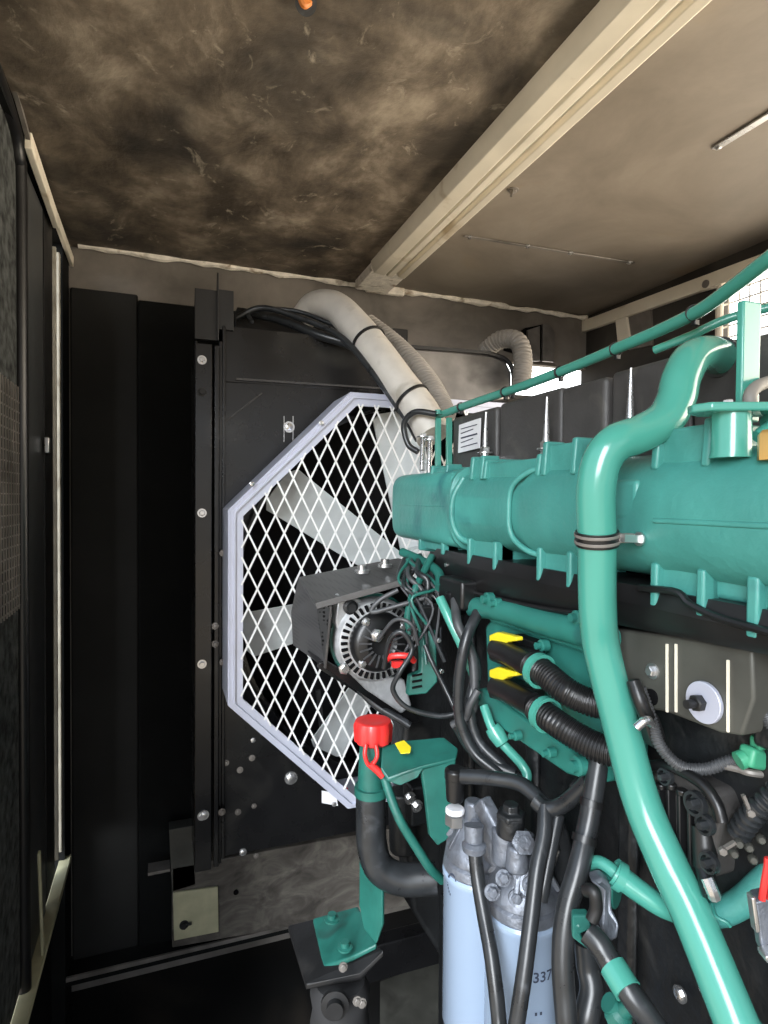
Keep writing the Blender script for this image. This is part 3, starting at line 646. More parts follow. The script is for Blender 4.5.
# ================================================================== ALTERNATOR GROUP
ac = P(378, 641, z=1.16); ay = Vector((0, -1, 0))
def A(u_, v_, d=0): return P(u_, v_, Y=ac.y-d)
alt = thing('alternator', ac, 'round silver and black alternator facing the camera beside the fan guard', 'alternator')
q = MB(); q.lathe([(0, -.10), (.078, -.10), (.082, -.09), (.082, -.012), (.076, -.004), (.060, 0), (0, 0)], ac, ay, 48); build('stator_body', q, 'altal', alt)
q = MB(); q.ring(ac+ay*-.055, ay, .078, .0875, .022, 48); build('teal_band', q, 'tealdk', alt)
q = MB()
for i in range(36):
    a = 2*PI*i/36; e = Vector((math.cos(a), 0, math.sin(a))); tv = Vector((-math.sin(a), 0, math.cos(a)))
    q.box(ac+e*.068+ay*.000, (.012, .006, .0055), Matrix((e, Vector((0, 1, 0)), tv)).transposed())
build('cooling_slot', q, 'core', alt)['kind'] = 'stuff'
q = MB(); q.lathe([(.058, 0), (.058, .010), (.054, .020), (.046, .026), (.030, .028), (.022, .022), (0, .022)], ac+ay*-.002, ay, 40); rc = build('rear_cap', q, 'plastic', alt)
q = MB()
for i in range(14):
    a = PI*.75+2*PI*i/18; e = Vector((math.cos(a), 0, math.sin(a))); q.bar(ac+ay*.026+e*.022, ac+ay*.024+e*.046, .003, .004, (0, 1, 0))
build('vent_rib', q, 'dusty', rc)
for a in (.6, 2.2, 3.9, 5.2):
    e = Vector((math.cos(a), 0, math.sin(a))); q = MB(); q.bolt(ac+e*.051+ay*.018, ay, .006, .008); build('terminal', q, 'steel', alt)
q = MB(); q.lathe([(0, 0), (.013, 0), (.013, .012), (.007, .014), (.007, .022), (0, .022)], ac+ay*.02+Vector((-.012, 0, .018)), ay, 6); build('terminal', q, 'steel', alt)
for pts in ([(338, 596), (350, 594), (372, 606), (386, 612), (352, 634), (340, 640), (335, 622)], [(344, 668), (366, 690), (402, 714), (412, 706), (405, 680), (372, 672)]):
    q = MB(); q.prism([A(*p, d=-.012) for p in pts], (0, .03, 0)); build('mounting_ear', q, 'altal', alt, .004)
q = MB(); c = A(350, 607, -.010); q.lathe([(.014, 0), (.014, .006), (.009, .008), (.009, .014), (0, .014)], c, ay, 24); build('pivot_bolt', q, 'castbl', alt)
q = MB(); q.lathe([(.012, 0), (.012, .005), (.008, .006), (.008, .012), (0, .012)], A(344, 668, -.008), ay, 6); build('pivot_bolt', q, 'steel', alt)

bg = thing('belt_guard', P(340, 620, z=1.25), 'black perforated sheet-metal belt guard around the alternator', 'guard')
q = MB(); q.prism([P(298, 577, z=1.34), P(398, 558, z=1.34), P(424, 563, z=1.20), P(404, 582, z=1.12), P(316, 606, z=1.12)], (0, 0, -.004)); build('top_plate', q, 'perf', bg, .001)
q = MB(); q.prism([P(298, 579, z=1.34), P(316, 606, z=1.12), P(331, 608, z=1.12), P(325, 668, z=1.14), P(293, 645, z=1.34), P(291, 612, z=1.36)], (.003, 0, 0)); build('side_plate', q, 'perf', bg, .001)
q = MB(); q.bar(P(316, 606, z=1.119), P(404, 582, z=1.119), .004, .012, (0, 0, 1)); q.bar(P(331, 606, z=1.118), P(325, 668, z=1.138), .004, .008, (0, 1, 0)); build('folded_edge', q, 'cover', bg, .001)
q = MB(); q.prism([A(330, 600, -.105), A(412, 575, -.105), A(440, 600, -.105), A(442, 700, -.105), A(405, 728, -.105), A(352, 690, -.105), A(318, 668, -.105)], (0, .012, 0)); build('back_plate', q, 'black', bg, .002)
q = MB(); q.prism([A(318, 664, -.02), A(326, 660, -.02), A(412, 712, -.02), A(420, 722, -.02), A(405, 724, -.02)], (0, .10, 0)); build('lower_lip', q, 'black', bg, .002)
for u_, v_ in ((362, 572), (385, 566)):
    q = MB(); c = P(u_, v_, z=1.22)+Vector((0, 0, .0)); q.lathe([(.015, -.002), (.015, .004), (.009, .005), (.009, .014), (0, .014)], c, (0, 0, 1), 16); build('bolt', q, 'steel', bg)
# belts behind
q = MB(); q.tube([P(330, 640, z=1.32), P(352, 668, z=1.34), P(390, 700, z=1.36), P(430, 740, z=1.38)], .009, 8); single('drive_belt', q, 'rubber', 'black drive belt running down from the alternator', 'belt')
# teal bracket right of alternator
t = thing('alternator_bracket', P(425, 690, z=1.08), 'teal slotted bracket immediately right of the alternator', 'bracket')
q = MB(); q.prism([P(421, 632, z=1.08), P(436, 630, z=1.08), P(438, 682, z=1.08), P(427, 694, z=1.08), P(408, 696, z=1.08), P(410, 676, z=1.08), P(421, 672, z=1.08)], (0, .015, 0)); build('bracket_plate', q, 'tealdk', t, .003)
for v_ in (676, 682, 688):
    q = MB(); q.bar(P(412, v_, z=1.078), P(422, v_-2, z=1.078), .003, .004, (0, 1, 0)); build('slot', q, 'core', t)
for u_, v_ in ((441, 671), (438, 640)):
    q = MB(); q.bolt(P(u_, v_, z=1.07), (0, -1, 0), .0045, .006, False); build('bolt', q, 'steel', t)
q = MB(); q.box(P(428, 618, z=1.10), (.045, .03, .05)); single('relay_box', q, 'plastic', 'small black relay box above the slotted teal bracket', 'relay', bevel=.004)
q = MB(); q.tube(PL((387, 660, 1.06), (392, 656, 1.045), (408, 656, 1.04), (414, 661, 1.05)), .0055, 10); q.box(P(398, 664, z=1.045), (.02, .012, .010)); single('red_terminal_boot', q, 'red', 'red terminal boot on the alternator wiring', 'terminal boot')

# ================================================================== CABLES (left cluster)
cabs = [
 ('rubber', .0045, ((384, 668, 1.06), (390, 640, 1.03), (402, 632, 1.02), (412, 650, 1.02), (400, 672, 1.01), (393, 690, 1.02), (408, 708, 1.02), (440, 716, 1.02), (462, 712, 1.02)), 'black cable sweeping in an arc in front of the alternator'),
 ('dusty', .0035, ((378, 640, 1.08), (395, 620, 1.05), (412, 625, 1.04), (418, 645, 1.05)), 'grey cable curling over the alternator rear cap'),
 ('rubber', .007, ((405, 560, 1.2), (400, 578, 1.15), (412, 596, 1.1), (415, 640, 1.09)), 'black cable dropping beside the belt guard bolts'),
 ('dusty', .005, ((412, 558, 1.2), (408, 575, 1.12), (422, 590, 1.1), (430, 610, 1.1)), 'thin grey wire left of the cable duct end'),
 ('rubber', .006, ((420, 556, 1.2), (418, 572, 1.12), (428, 582, 1.1), (424, 612, 1.1)), 'black wire between belt guard and duct end'),
 ('tealdk', .007, ((432, 556, 1.15), (415, 590, 1.1), (408, 615, 1.1), (410, 634, 1.1)), 'dark teal tube slanting down to the alternator'),
 ('tealdk', .009, ((440, 588, 1.08), (438, 572, 1.12), (420, 560, 1.18), (402, 552, 1.22)), 'dark teal elbow tube under the left end of the manifold'),
 ('teal', .0085, ((440, 598, 1.03), (450, 620, 1.01), (464, 650, 1.0), (476, 680, 1.0)), 'straight teal tube slanting between the black cables left of the control unit'),
 ('dusty', .008, ((455, 600, 1.03), (458, 625, .99), (472, 655, .98), (474, 700, .97), (466, 725, .97)), 'grey sleeved cable hanging from the duct outlet'),
 ('rubber', .009, ((478, 612, .98), (466, 640, .96), (459, 680, .96), (460, 720, .96), (474, 752, .95), (500, 775, .93)), 'shiny black hose curving down left of the control unit'),
 ('rubber', .009, ((466, 640, .99), (476, 670, .98), (470, 705, .97), (478, 740, .96), (505, 768, .94), (530, 790, .92)), 'black hose crossing behind the shiny hose'),
 ('dusty', .006, ((478, 690, .95), (470, 705, .95), (466, 718, .96), (452, 725, .97)), 'thin grey cable beside the lower left corner of the control unit'),
 ('rubber', .011, ((458, 725, .99), (470, 745, .97), (488, 762, .95), (515, 775, .93)), 'thick black harness under the control unit'),
 ('rubber', .008, ((330, 640, 1.22), (345, 665, 1.2), (370, 700, 1.2), (410, 726, 1.18)), 'black cable along the lower edge of the belt guard'),
 ('dusty', .0045, ((398, 590, 1.1), (380, 600, 1.1), (372, 612, 1.1), (400, 605, 1.09), (424, 598, 1.09)), 'thin grey wire looping above the alternator'),
 ('rubber', .004, ((425, 645, 1.04), (432, 662, 1.03), (446, 690, 1.02), (458, 716, 1.0)), 'black cable running down from the slotted bracket'),
]
for mt_, r, pts, lb_ in cabs:
    q = MB(); q.tube(PL(*pts), r, 12, 8); single('teal_tube' if 'teal tube' in lb_ or 'teal elbow' in lb_ else 'cable', q, mt_, lb_, 'tube' if 'teal' in lb_.split()[:3] else 'cable')

rw_ = random.Random(11)
for k in range(12):                                        # fine wires of the loom between the belt guard and the duct
    a = P(404+rw_.random()*30, 556+rw_.random()*10, z=1.16); b = P(398+rw_.random()*40, 575+rw_.random()*15, z=1.09+rw_.random()*.05)
    c = P(402+rw_.random()*38, 598+rw_.random()*18, z=1.07+rw_.random()*.05); d = P(400+rw_.random()*46, 630+rw_.random()*40, z=1.05+rw_.random()*.05)
    q = MB(); q.tube([a, b, c, d], .0022+rw_.random()*.0015, 8, 6)
    single('loom_wire', q, ('rubber', 'dusty', 'tealdk')[k % 3], 'thin wire in the tangled loom between belt guard and cable duct', 'wire', 'loom wires beside the alternator')
# ================================================================== CONTROL UNIT (teal) + connectors
ecu = thing('control_unit', P(540, 740, X=.50), 'teal cast control unit with two large black connectors on the engine side', 'control unit')
XE = .505
def E(u_, v_, d=0): return P(u_, v_, X=XE-d)
q = MB(); q.prism([E(484, 626), E(492, 616), E(560, 640), E(600, 652), E(618, 690), E(618, 770), E(598, 772), E(487, 708)], (.05, 0, 0)); build('housing', q, 'tealmid', ecu, .008)
q = MB(); q.prism([E(484, 614, .012), E(488, 608, .012), E(590, 640, .012), E(604, 660, .012), E(604, 668, .012), E(580, 652, .012), E(490, 622, .012)], (.03, 0, 0)); build('upper_rim', q, 'tealmid', ecu, .004)
q = MB(); q.tube([E(474, 607, .008), E(500, 610, .010), E(540, 622, .012), E(580, 632, .012), E(610, 640, .01)], .0175, 20); build('cooler_pipe', q, 'tealmid', ecu)
q = MB(); q.prism([E(474, 690, .006), E(482, 688, .006), E(520, 716, .006), E(580, 756, .006), E(602, 768, .006), E(602, 784, .006), E(585, 780, .006), E(566, 774, .006), E(500, 728, .006), E(476, 704, .006)], (.03, 0, 0)); build('lower_rim', q, 'tealmid', ecu, .004)
for u_, v_, r_ in ((492, 599, .011), (500, 603, .008), (582, 617, .009), (583, 765, .012), (547, 645, .008), (478, 695, .010), (554, 752, .007), (520, 735, .007)):
    q = MB(); c = E(u_, v_, .015); q.lathe([(r_, 0), (r_, .010), (r_*.6, .011), (r_*.6, .018), (0, .018)], c, (-1, 0, 0), 18); build('bolt', q, 'tealmid', ecu)
for k, dv in enumerate((0, 38)):
    u0 = 0 if k == 0 else -1
    con = build('connector', MB().prism([E(488+u0, 646+dv, .035), E(494, 640+dv, .035), E(528, 650+dv, .035), E(528, 668+dv*.9, .035), E(515, 672+dv*.9, .035), E(488, 660+dv, .035)], (.03, 0, 0)), 'plastic', ecu, .004)
    q = MB(); q.prism([E(489, 635+dv-3*k, .050), E(497, 632+dv-3*k, .050), E(516, 637+dv-3*k, .050), E(516, 641+dv-3*k, .050), E(508, 642+dv-3*k, .050), E(500, 647+dv-3*k, .050), E(489, 642+dv-3*k, .050)], (.012, 0, 0)); build('locking_clip', q, 'yellow', con, .002)
    q = MB(); q.tube([E(497, 649+dv, .042), E(507, 653+dv, .046), E(522, 661+dv, .05), E(534, 667+dv, .05)], .0160, 18, 5); build('collar', q, 'plastic', con)
q = MB(); q.prism([E(512, 634, .02), E(538, 644, .02), E(538, 652, .02), E(512, 645, .02)], (.02, 0, 0)); build('connector_shell', q, 'plastic', ecu, .002)
def corrh(pts, r, lb_, name='corrugated_hose', mt_='plastic', pitch=.0042, amp=.0007):
    q = MB(); q.tube(pts, r, 16, 8, corr=(pitch, amp)); return single(name, q, mt_, lb_, 'hose')
corrh([E(530, 664, .052), E(548, 676, .05), E(565, 690, .045), E(590, 702, .025), E(625, 708, .0)], .0165, 'upper black corrugated hose leaving the control unit connectors')
corrh([E(535, 708, .052), E(555, 722, .05), E(580, 738, .035), E(605, 750, .02), E(635, 756, .0)], .0165, 'lower black corrugated hose leaving the control unit connectors')
for i, (u_, v_, du, dv) in enumerate(((537, 669, 14, 9), (543, 713, 15, 9))):
    c = E(u_, v_, .051); d = (E(u_+du, v_+dv, .05)-c).normalized()
    q = MB(); q.ring(c, d, .0185, .0225, .010, 28); q.box(c+Vector((0, 0, .0)) + d.cross(Vector((1, 0, 0)))*.0, (.002, .002, .002)); single('hose_ring', q, 'teal', 'teal clamp ring round the upper corrugated hose' if i == 0 else 'teal clamp ring round the lower corrugated hose', 'clamp')
q = MB(); q.tube(PL((484, 706, .96), (492, 728, .94), (504, 745, .93), (522, 765, .92), (527, 778, .91), (515, 785, .91)), .0075, 12); q.lathe([(.012, 0), (.014, .01), (.012, .028), (.009, .03)], P(492, 727, z=.94), P(504, 745, z=.93)-P(492, 727, z=.94), 12)
single('fuel_pipe', q, 'teal', 'small bent teal pipe with union nut below the control unit', 'pipe')

# ================================================================== EXPANSION FILLER
fil = thing('coolant_filler', P(372, 800, z=1.05), 'teal coolant filler neck topped by a red cap', 'filler neck')
cA = P(373, 742, z=1.05)
q = MB(); q.tube(PL((373, 742, 1.05), (372, 760, 1.05), (371, 778, 1.05), (371, 792, 1.05)), .023, 24); build('neck', q, 'tealdk', fil)
q = MB(); q.ring(P(371, 786, z=1.05), (0, 0, -1), .023, .029, .014, 30); build('hose_clamp', q, 'tealdk', fil)
q = MB(); cB = Vector((cA.x, cA.y, cA.z)); prof_ = []
N_ = 48; rows = []
for h, rr in ((0, .028), (.004, .033), (.030, .0345), (.038, .031), (.040, .026), (.038, .018), (.038, 0.001)):
    rows.append([q.bm.verts.new(cB+Vector((math.cos(2*PI*i/N_), math.sin(2*PI*i/N_), 0))*(rr*(1-.07*(1 if (i % 6) in (0, 1) and h < .037 else 0)))+Vector((0, 0, h))) for i in range(N_)])
for a, b in zip(rows, rows[1:]):
    for i in range(N_): q.bm.faces.new((a[i], a[(i+1) % N_], b[(i+1) % N_], b[i]))
q.bm.faces.new(rows[0][::-1]); q.bm.faces.new(rows[-1]); cap = build('cap', q, 'red', fil, label='ribbed red cap')
q = MB(); q.tube(PL((366, 744, 1.015), (365, 756, 1.01), (370, 766, 1.01), (377, 757, 1.01), (376, 745, 1.015)), .0038, 10); q.tube(PL((370, 764, 1.01), (378, 771, 1.01), (383, 776, 1.01)), .0065, 10); build('strap', q, 'red', cap)
q = MB(); q.tube(PL((371, 788, 1.05), (371, 815, 1.05), (372, 845, 1.05), (380, 868, 1.05), (402, 879, 1.05), (436, 878, 1.05)), .0265, 24, 8); single('elbow_hose', q, 'rubber', 'thick black rubber elbow hose under the red-capped filler', 'hose')
q = MB(); q.tube(PL((383, 772, 1.02), (390, 795, 1.01), (400, 820, 1.0), (415, 845, 1.0), (430, 868, 1.0), (442, 880, 1.02)), .0078, 12); single('overflow_tube', q, 'tealdk', 'slim teal tube slanting from the filler neck to the elbow hose end', 'tube')
t = thing('filler_bracket', P(430, 835, z=1.0), 'folded teal bracket with a yellow mark holding the filler neck', 'bracket')
q = MB(); q.prism([P(382, 746, z=1.03), P(404, 741, z=1.06), P(444, 737, z=1.06), P(458, 748, z=1.02), P(456, 758, z=1.0), P(420, 766, z=.99), P(404, 772, z=.99), P(388, 779, z=.99), P(381, 768, z=1.0)], (0, 0, -.006)); build('top_plate', q, 'tealdk', t, .002)
q = MB(); q.prism([P(421, 766, z=.995), P(456, 760, z=1.0), P(453, 800, z=1.0), P(450, 838, z=1.0), P(438, 846, z=1.0), P(430, 836, z=.995), P(426, 800, z=.995)], (0, .01, 0)); build('leg', q, 'tealdk', t, .002)
q = MB(); q.prism([P(395, 744, z=1.024), P(404, 741, z=1.035), P(411, 748, z=1.01), P(410, 753, z=.998), P(401, 754, z=1.0)], (0, 0, .0015)); build('yellow_mark', q, 'yellow', t, label='yellow paint mark')
q = MB(); q.prism([P(384, 780, z=1.0), P(404, 772, z=.99), P(424, 768, z=.99), P(418, 778, z=.99), P(400, 786, z=.99)], (0, .02, 0)); build('gusset', q, 'tealdk', t, .002)
# small dark cluster behind
q = MB(); q.cyl(P(402, 790, z=1.25), P(404, 850, z=1.25), .03); q.box(P(418, 800, z=1.22), (.05, .05, .08)); single('belt_tensioner', q, 'castbl', 'dark belt tensioner visible between filler hose and bracket', 'tensioner', bevel=.005)
for i, (u_, v_) in enumerate(((410, 798), (417, 806))):
    q = MB(); q.bolt(P(u_, v_, z=1.17), (0, -1, 0), .008, .008); single('hex_bolt', q, 'steel', 'upper left small bright bolt on the dark tensioner' if i == 0 else 'lower right small bright bolt on the dark tensioner', 'bolt')
# red inner strut seen behind mesh
q = MB(); q.bar(P(318, 690, Y=1.58), P(325, 760, Y=1.58), .012, .01, (0, 1, 0)); single('sensor_wire', q, 'blackm', 'dark strut behind the lower part of the guard mesh', 'strut')

# ================================================================== ENGINE FOOT
foot = thing('engine_mount', P(350, 975, z=1.1), 'teal angled engine support foot bolted down on a black pad', 'engine mount')
q = MB()
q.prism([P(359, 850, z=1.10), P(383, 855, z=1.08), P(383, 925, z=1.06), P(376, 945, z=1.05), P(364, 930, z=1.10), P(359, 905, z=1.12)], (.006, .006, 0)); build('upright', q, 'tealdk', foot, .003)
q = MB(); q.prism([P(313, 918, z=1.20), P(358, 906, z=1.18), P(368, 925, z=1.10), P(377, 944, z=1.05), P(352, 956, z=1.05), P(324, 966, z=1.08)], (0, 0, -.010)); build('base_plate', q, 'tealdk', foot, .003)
for u_, v_ in ((332, 920), (345, 948)):
    q = MB(); q.lathe([(.014, 0), (.014, .003), (.008, .004), (.008, .012), (0, .012)], P(u_, v_, z=1.11 if v_ < 930 else 1.06), (0, 0, 1), 12); build('bolt', q, 'tealdk', foot)
q = MB(); q.prism([P(288, 925, z=1.22), P(330, 915, z=1.22), P(384, 950, z=1.04), P(360, 972, z=1.05), P(306, 984, z=1.06)], (0, 0, -.012)); build('pad', q, 'blackm', foot, .003)
q = MB(); c = P(340, 1006, z=1.1); q.lathe([(.05, -.06), (.055, -.03), (.05, .0), (.055, .03), (.045, .05), (0, .05)], c, (0, 0, 1), 32); build('rubber_mount', q, 'gum', foot)
q = MB(); c = P(335, 1003, z=1.03); q.lathe([(.024, 0), (.024, .008), (.014, .009), (.014, .02), (0, .02)], c, (-.3, -1, .1), 20); build('mount_nut', q, 'blackm', foot)
for u_, v_ in ((343, 967), (357, 1001), (362, 1003)):
    q = MB(); q.bolt(P(u_, v_, z=1.02), (0, -1, .3), .005, .005); build('bolt', q, 'galv', foot)

# ================================================================== FUEL FILTERS
def fpos(u_, v_, z): return P(u_, v_, z=z)
def filt(u_, vtop, z, label, text=None):
    c = fpos(u_, vtop, z); r = .052
    t = thing('fuel_filter', (c.x, c.y, c.z-.24), label, 'fuel filter', 'white spin-on fuel filters')
    q = MB(); q.lathe([(0, -.24), (r-.006, -.24), (r, -.232), (r, -.012), (r+.0015, -.010), (r+.0015, -.004), (r-.002, 0), (0, 0)], c, (0, 0, 1), 48); build('canister', q, 'white', t)
    q = MB(); q.lathe([(r-.001, .0), (r+.001, .003), (r-.001, .014), (r-.008, .02), (0, .02)], c, (0, 0, 1), 48); build('seal_rim', q, 'castal', t)
    return t, c, r
f1, c1_, rF = filt(478, 866, .91, 'left and rearmost white canister fuel filter below the red-capped filler')
f2, c2_, _ = filt(523, 906, .84, 'front white canister fuel filter marked 337')
def ontoface(name, mb, mt_, c, r, parent, phi0, label=None):
    """wrap flat artwork (x along the girth, z up) round the canister"""
    for v in mb.bm.verts:
        a = phi0+v.co.x/r; rr = r+.0006+v.co.y
        v.co = Vector((c.x+rr*math.cos(a), c.y+rr*math.sin(a), v.co.z))
    build(name, mb, mt_, parent, smooth=False, label=label)
def textmb(s, size):
    cu = bpy.data.curves.new('lettering', 'FONT'); cu.body = s; cu.size = size; cu.align_x = 'CENTER'; cu.align_y = 'CENTER'; cu.resolution_u = 3; cu.offset = .0003
    o = bpy.data.objects.new('lettering_tmp', cu); COL.objects.link(o)
    dg = bpy.context.evaluated_depsgraph_get(); me = bpy.data.meshes.new_from_object(o.evaluated_get(dg)); bpy.data.objects.remove(o)
    q = MB(); q.bm.from_mesh(me)
    for v in q.bm.verts: v.co = Vector((v.co.x, 0, v.co.y))
    bmesh.ops.subdivide_edges(q.bm, edges=q.bm.edges[:], cuts=1)
    return q
def phi_of(c, u_, v_, z, r):
    d = P(u_, v_, z=z)-c; return math.atan2(d.y, d.x)
base_phi2 = math.atan2(-c2_.y, -c2_.x)
def hit(u_, v_, c, r):
    d = P(u_, v_, z=1)-CAM; o = CAM-c; a = d.x**2+d.y**2; b = o.x*d.x+o.y*d.y; k = o.x**2+o.y**2-r*r
    t = (-b-math.sqrt(b*b-a*k))/a; p = CAM+d*t; return math.atan2(p.y-c.y, p.x-c.x), p.z
# camera right is at increasing angle for a face pointing to the camera
q = textmb('337', .0195); ph2, zt_ = hit(543, 977, c2_, rF)
for v in q.bm.verts: v.co.z += zt_
ontoface('lettering', q, 'ink', c2_, rF, f2, ph2, 'number 337')
q = MB(); 
for x in (-.003, .004): q.box((x, 0, hit(536, 1014, c2_, rF)[1]), (.003, .0004, .004))
ontoface('print_mark', q, 'ink', c2_, rF, f2, hit(538, 1014, c2_, rF)[0])
base_phi1 = math.atan2(-c1_.y, -c1_.x)
q = MB()
for k in range(3):
    for i in range(8):
        a0 = .3+i*.28+k; rr = .006+k*.003
        q.box((rr*math.cos(a0), 0, P(448, 884+k*3, z=.87).z+rr*math.sin(a0)*1.4), (.0016, .0004, .0028))
ontoface('print_mark', q, 'ink', c1_, rF, f1, base_phi1-math.asin(.036/rF), 'dark swirled print mark')
# heads
hd_ = thing('filter_head', P(500, 860, z=.88), 'cast aluminium filter head carrying the two white fuel filters', 'filter head')
q = MB(); ca = c1_+Vector((0, 0, .02)); cb = c2_+Vector((0, 0, .02))
q.lathe([(.050, 0), (.048, .014), (.040, .022), (.030, .055), (.022, .062), (0, .062)], ca, (0, 0, 1), 36); build('rear_dome', q, 'castal', hd_)
q = MB(); q.lathe([(.050, 0), (.048, .014), (.040, .022), (.030, .055), (.022, .06), (0, .06)], cb, (0, 0, 1), 36); build('front_dome', q, 'castal', hd_)
q = MB()
for c in (ca, cb):
    for i in range(8):
        a = i*PI/4; e = Vector((math.cos(a), math.sin(a), 0)); q.bar(c+e*.046+Vector((0, 0, .014)), c+e*.018+Vector((0, 0, .058)), .006, .012)
build('stiffening_rib', q, 'castal', hd_, .001)
q = MB(); q.bar(ca+Vector((0, 0, .04)), cb+Vector((0, 0, .05)), .05, .05); q.cyl(P(507, 862, z=.84), P(507, 828, z=.84), .021); q.bar(P(481, 800, z=.88), P(508, 850, z=.84), .022, .025); q.cyl(P(473, 830, z=.9), P(474, 800, z=.9), .014); q.cyl(P(517, 870, z=.81), P(517, 845, z=.81), .016, .013); build('bridge', q, 'castal', hd_, .004)
q = MB(); q.cyl(P(510, 835, z=.83), P(511, 815, z=.83), .019); q.lathe([(.021, 0), (.021, .008), (.012, .010), (.012, .020), (0, .02)], P(511, 818, z=.83), (0, 0, 1), 6); build('priming_pump', q, 'castbl', hd_, .002, label='black hand primer knob')
q = MB(); q.lathe([(.016, 0), (.016, .004), (.009, .005), (.009, .008), (0, .008)], P(523, 843, z=.80), (-.2, -.8, .6), 6); build('plug', q, 'castal', hd_)
for u_, v_ in ((503, 878), (516, 898), (492, 892), (530, 885)):
    q = MB(); q.bolt(P(u_, v_, z=.80), (-.3, -1, .4), .007, .008); q.bar(P(u_-3, v_+6, z=.80), P(u_+7, v_-4, z=.80), .005, .006); build('bolt', q, 'castal', hd_)
# fittings + hoses
t = thing('elbow_fitting', P(455, 815, z=.9), 'black elbow fitting with white collar on the rear filter head', 'fitting')
q = MB(); q.cyl(P(455, 800, z=.9), P(455, 776, z=.9), .013, .015); q.lathe([(.016, 0), (.016, .012), (.012, .016), (0, .016)], P(455, 778, z=.9), (0, 0, 1), 12); q.cyl(P(455, 776, z=.9), P(470, 776, z=.89), .012); build('elbow', q, 'plastic', t, .001)
q = MB(); q.lathe([(.0145, 0), (.0145, .005), (.012, .007), (0, .007)], P(455, 812, z=.9), (0, 0, 1), 24); build('collar', q, 'paper', t)
q = MB(); q.lathe([(.015, 0), (.015, .015), (0, .015)], P(455, 824, z=.9), (0, 0, 1), 6); build('hex_nut', q, 'steel', t)
q = MB(); q.tube(PL((462, 776, .89), (490, 778, .87), (518, 783, .85), (535, 795, .83), (548, 808, .81)), .0105, 14); single('fuel_hose', q, 'rubber', 'black fuel hose running right from the elbow fitting above the filters', 'hose')
def hose(pts, r, lb_, mt_='rubber', **k):
    q = MB(); q.tube(PL(*pts), r, 16, 8); return single('fuel_hose', q, mt_, lb_, 'hose')
t = hose(((475, 853, .83), (478, 880, .82), (484, 915, .80), (492, 960, .77), (498, 1010, .75), (502, 1060, .74), (512, 1160, .76), (540, 1230, .8)), .0098, 'black hose hanging in front of the rear white filter')
q = MB(); q.cyl(P(474, 848, z=.835), P(474, 825, z=.84), .0125, .014); q.lathe([(.016, 0), (.017, .008), (.012, .012)], P(474, 850, z=.833), (0, 0, 1), 24); single('hose_nipple', q, 'castal', 'grey metal nipple at the top of the hose before the rear filter', 'fitting')
hose(((545, 806, .80), (544, 835, .78), (537, 870, .76), (531, 920, .74), (524, 975, .72), (517, 1022, .71), (512, 1060, .71), (520, 1150, .74), (560, 1220, .8)), .0098, 'black hose passing in front of the 337 filter')
hose(((541, 900, .76), (545, 880, .765), (551, 850, .78), (558, 815, .80)), .0085, 'short thinner black hose right beside the one in front of the 337 filter')
hose(((600, 752, .74), (594, 790, .73), (587, 830, .72), (578, 870, .70), (568, 905, .69), (563, 945, .68), (564, 990, .67), (572, 1060, .66), (590, 1130, .70), (640, 1180, .76)), .0125, 'long shiny black hose descending right of the 337 filter')
hose(((590, 780, .75), (575, 795, .77), (560, 806, .79), (545, 808, .80), (535, 800, .81)), .0105, 'black hose joint crossing above the 337 filter')
q = MB(); q.prism([P(566, 786, z=.77), P(592, 764, z=.77), P(606, 768, z=.75), P(598, 816, z=.75), P(588, 812, z=.76)], (.01, .006, 0)); single('harness_sleeve', q, 'plastic', 'black triangular harness branch sleeve where the hoses meet', 'sleeve', bevel=.006)
for i, (u_, v_, z, u2, v2) in enumerate(((592, 800, .728, 590, 812), (585, 836, .716, 583, 846))):
    c = P(u_, v_, z=z); d = (P(u2, v2, z=z-.004)-c).normalized(); q = MB(); q.ring(c, d, .0125, .0145, .008, 24); single('cable_tie', q, 'plastic', 'upper black tie on the long shiny hose' if i == 0 else 'lower black tie on the long shiny hose', 'cable tie')
# clutter between the hoses
q = MB(); q.tube(PL((548, 815, .83), (560, 835, .83), (563, 860, .84), (556, 885, .85), (548, 900, .86)), .012, 14); single('cable', q, 'rubber', 'black cable bundle dropping between the filter heads and the long hose', 'cable')
q = MB(); q.bar(P(546, 860, z=.88), P(556, 905, z=.88), .018, .02); single('stay_bracket', q, 'tealdk', 'small dark teal stay behind the 337 filter head', 'bracket', bevel=.002)
q = MB(); q.tube(PL((545, 885, .80), (551, 868, .80), (557, 850, .80)), .004, 8); single('steel_wire', q, 'steel', 'short bright wire by the black cable bundle', 'wire')

# ================================================================== RIGHT: BRACKET PLATE WITH WASHER
bp_ = thing('engine_bracket', P(690, 730, X=.51), 'sooty grey steel plate with a big pale washer on the right of the teal pipe', 'bracket plate')
XB = .515
def B(u_, v_, d=0): return P(u_, v_, X=XB-d)
q = MB(); q.prism([B(612, 628), B(660, 634), B(752, 650), B(754, 700), B(742, 736), B(720, 733), B(666, 712), B(628, 706), B(612, 700)], (.03, 0, 0)); build('plate', q, 'plate', bp_, .003)
for u_, v0_, v1_ in ((667, 644, 712), (676, 644, 712), (728, 660, 732)):
    q = MB(); q.bar(B(u_, v0_, .001), B(u_, v1_, .001), .002, .0022, (0, 1, 0)); build('paint_line', q, 'cream', bp_)
q = MB(); cw = B(706, 702); q.cyl(cw, cw+Vector((-.005, 0, 0)), .021, seg=40); build('washer', q, 'alum', bp_, .001, label='large pale round washer')
q = MB(); cw = B(704, 702)+Vector((-.0055, 0, 0)); q.bolt(cw, (-1, 0, 0), .0085, .008, False); q.cyl(cw+Vector((-.008, 0, 0)), cw+Vector((-.018, 0, 0)), .0045); build('bolt', q, 'blackm', bp_)
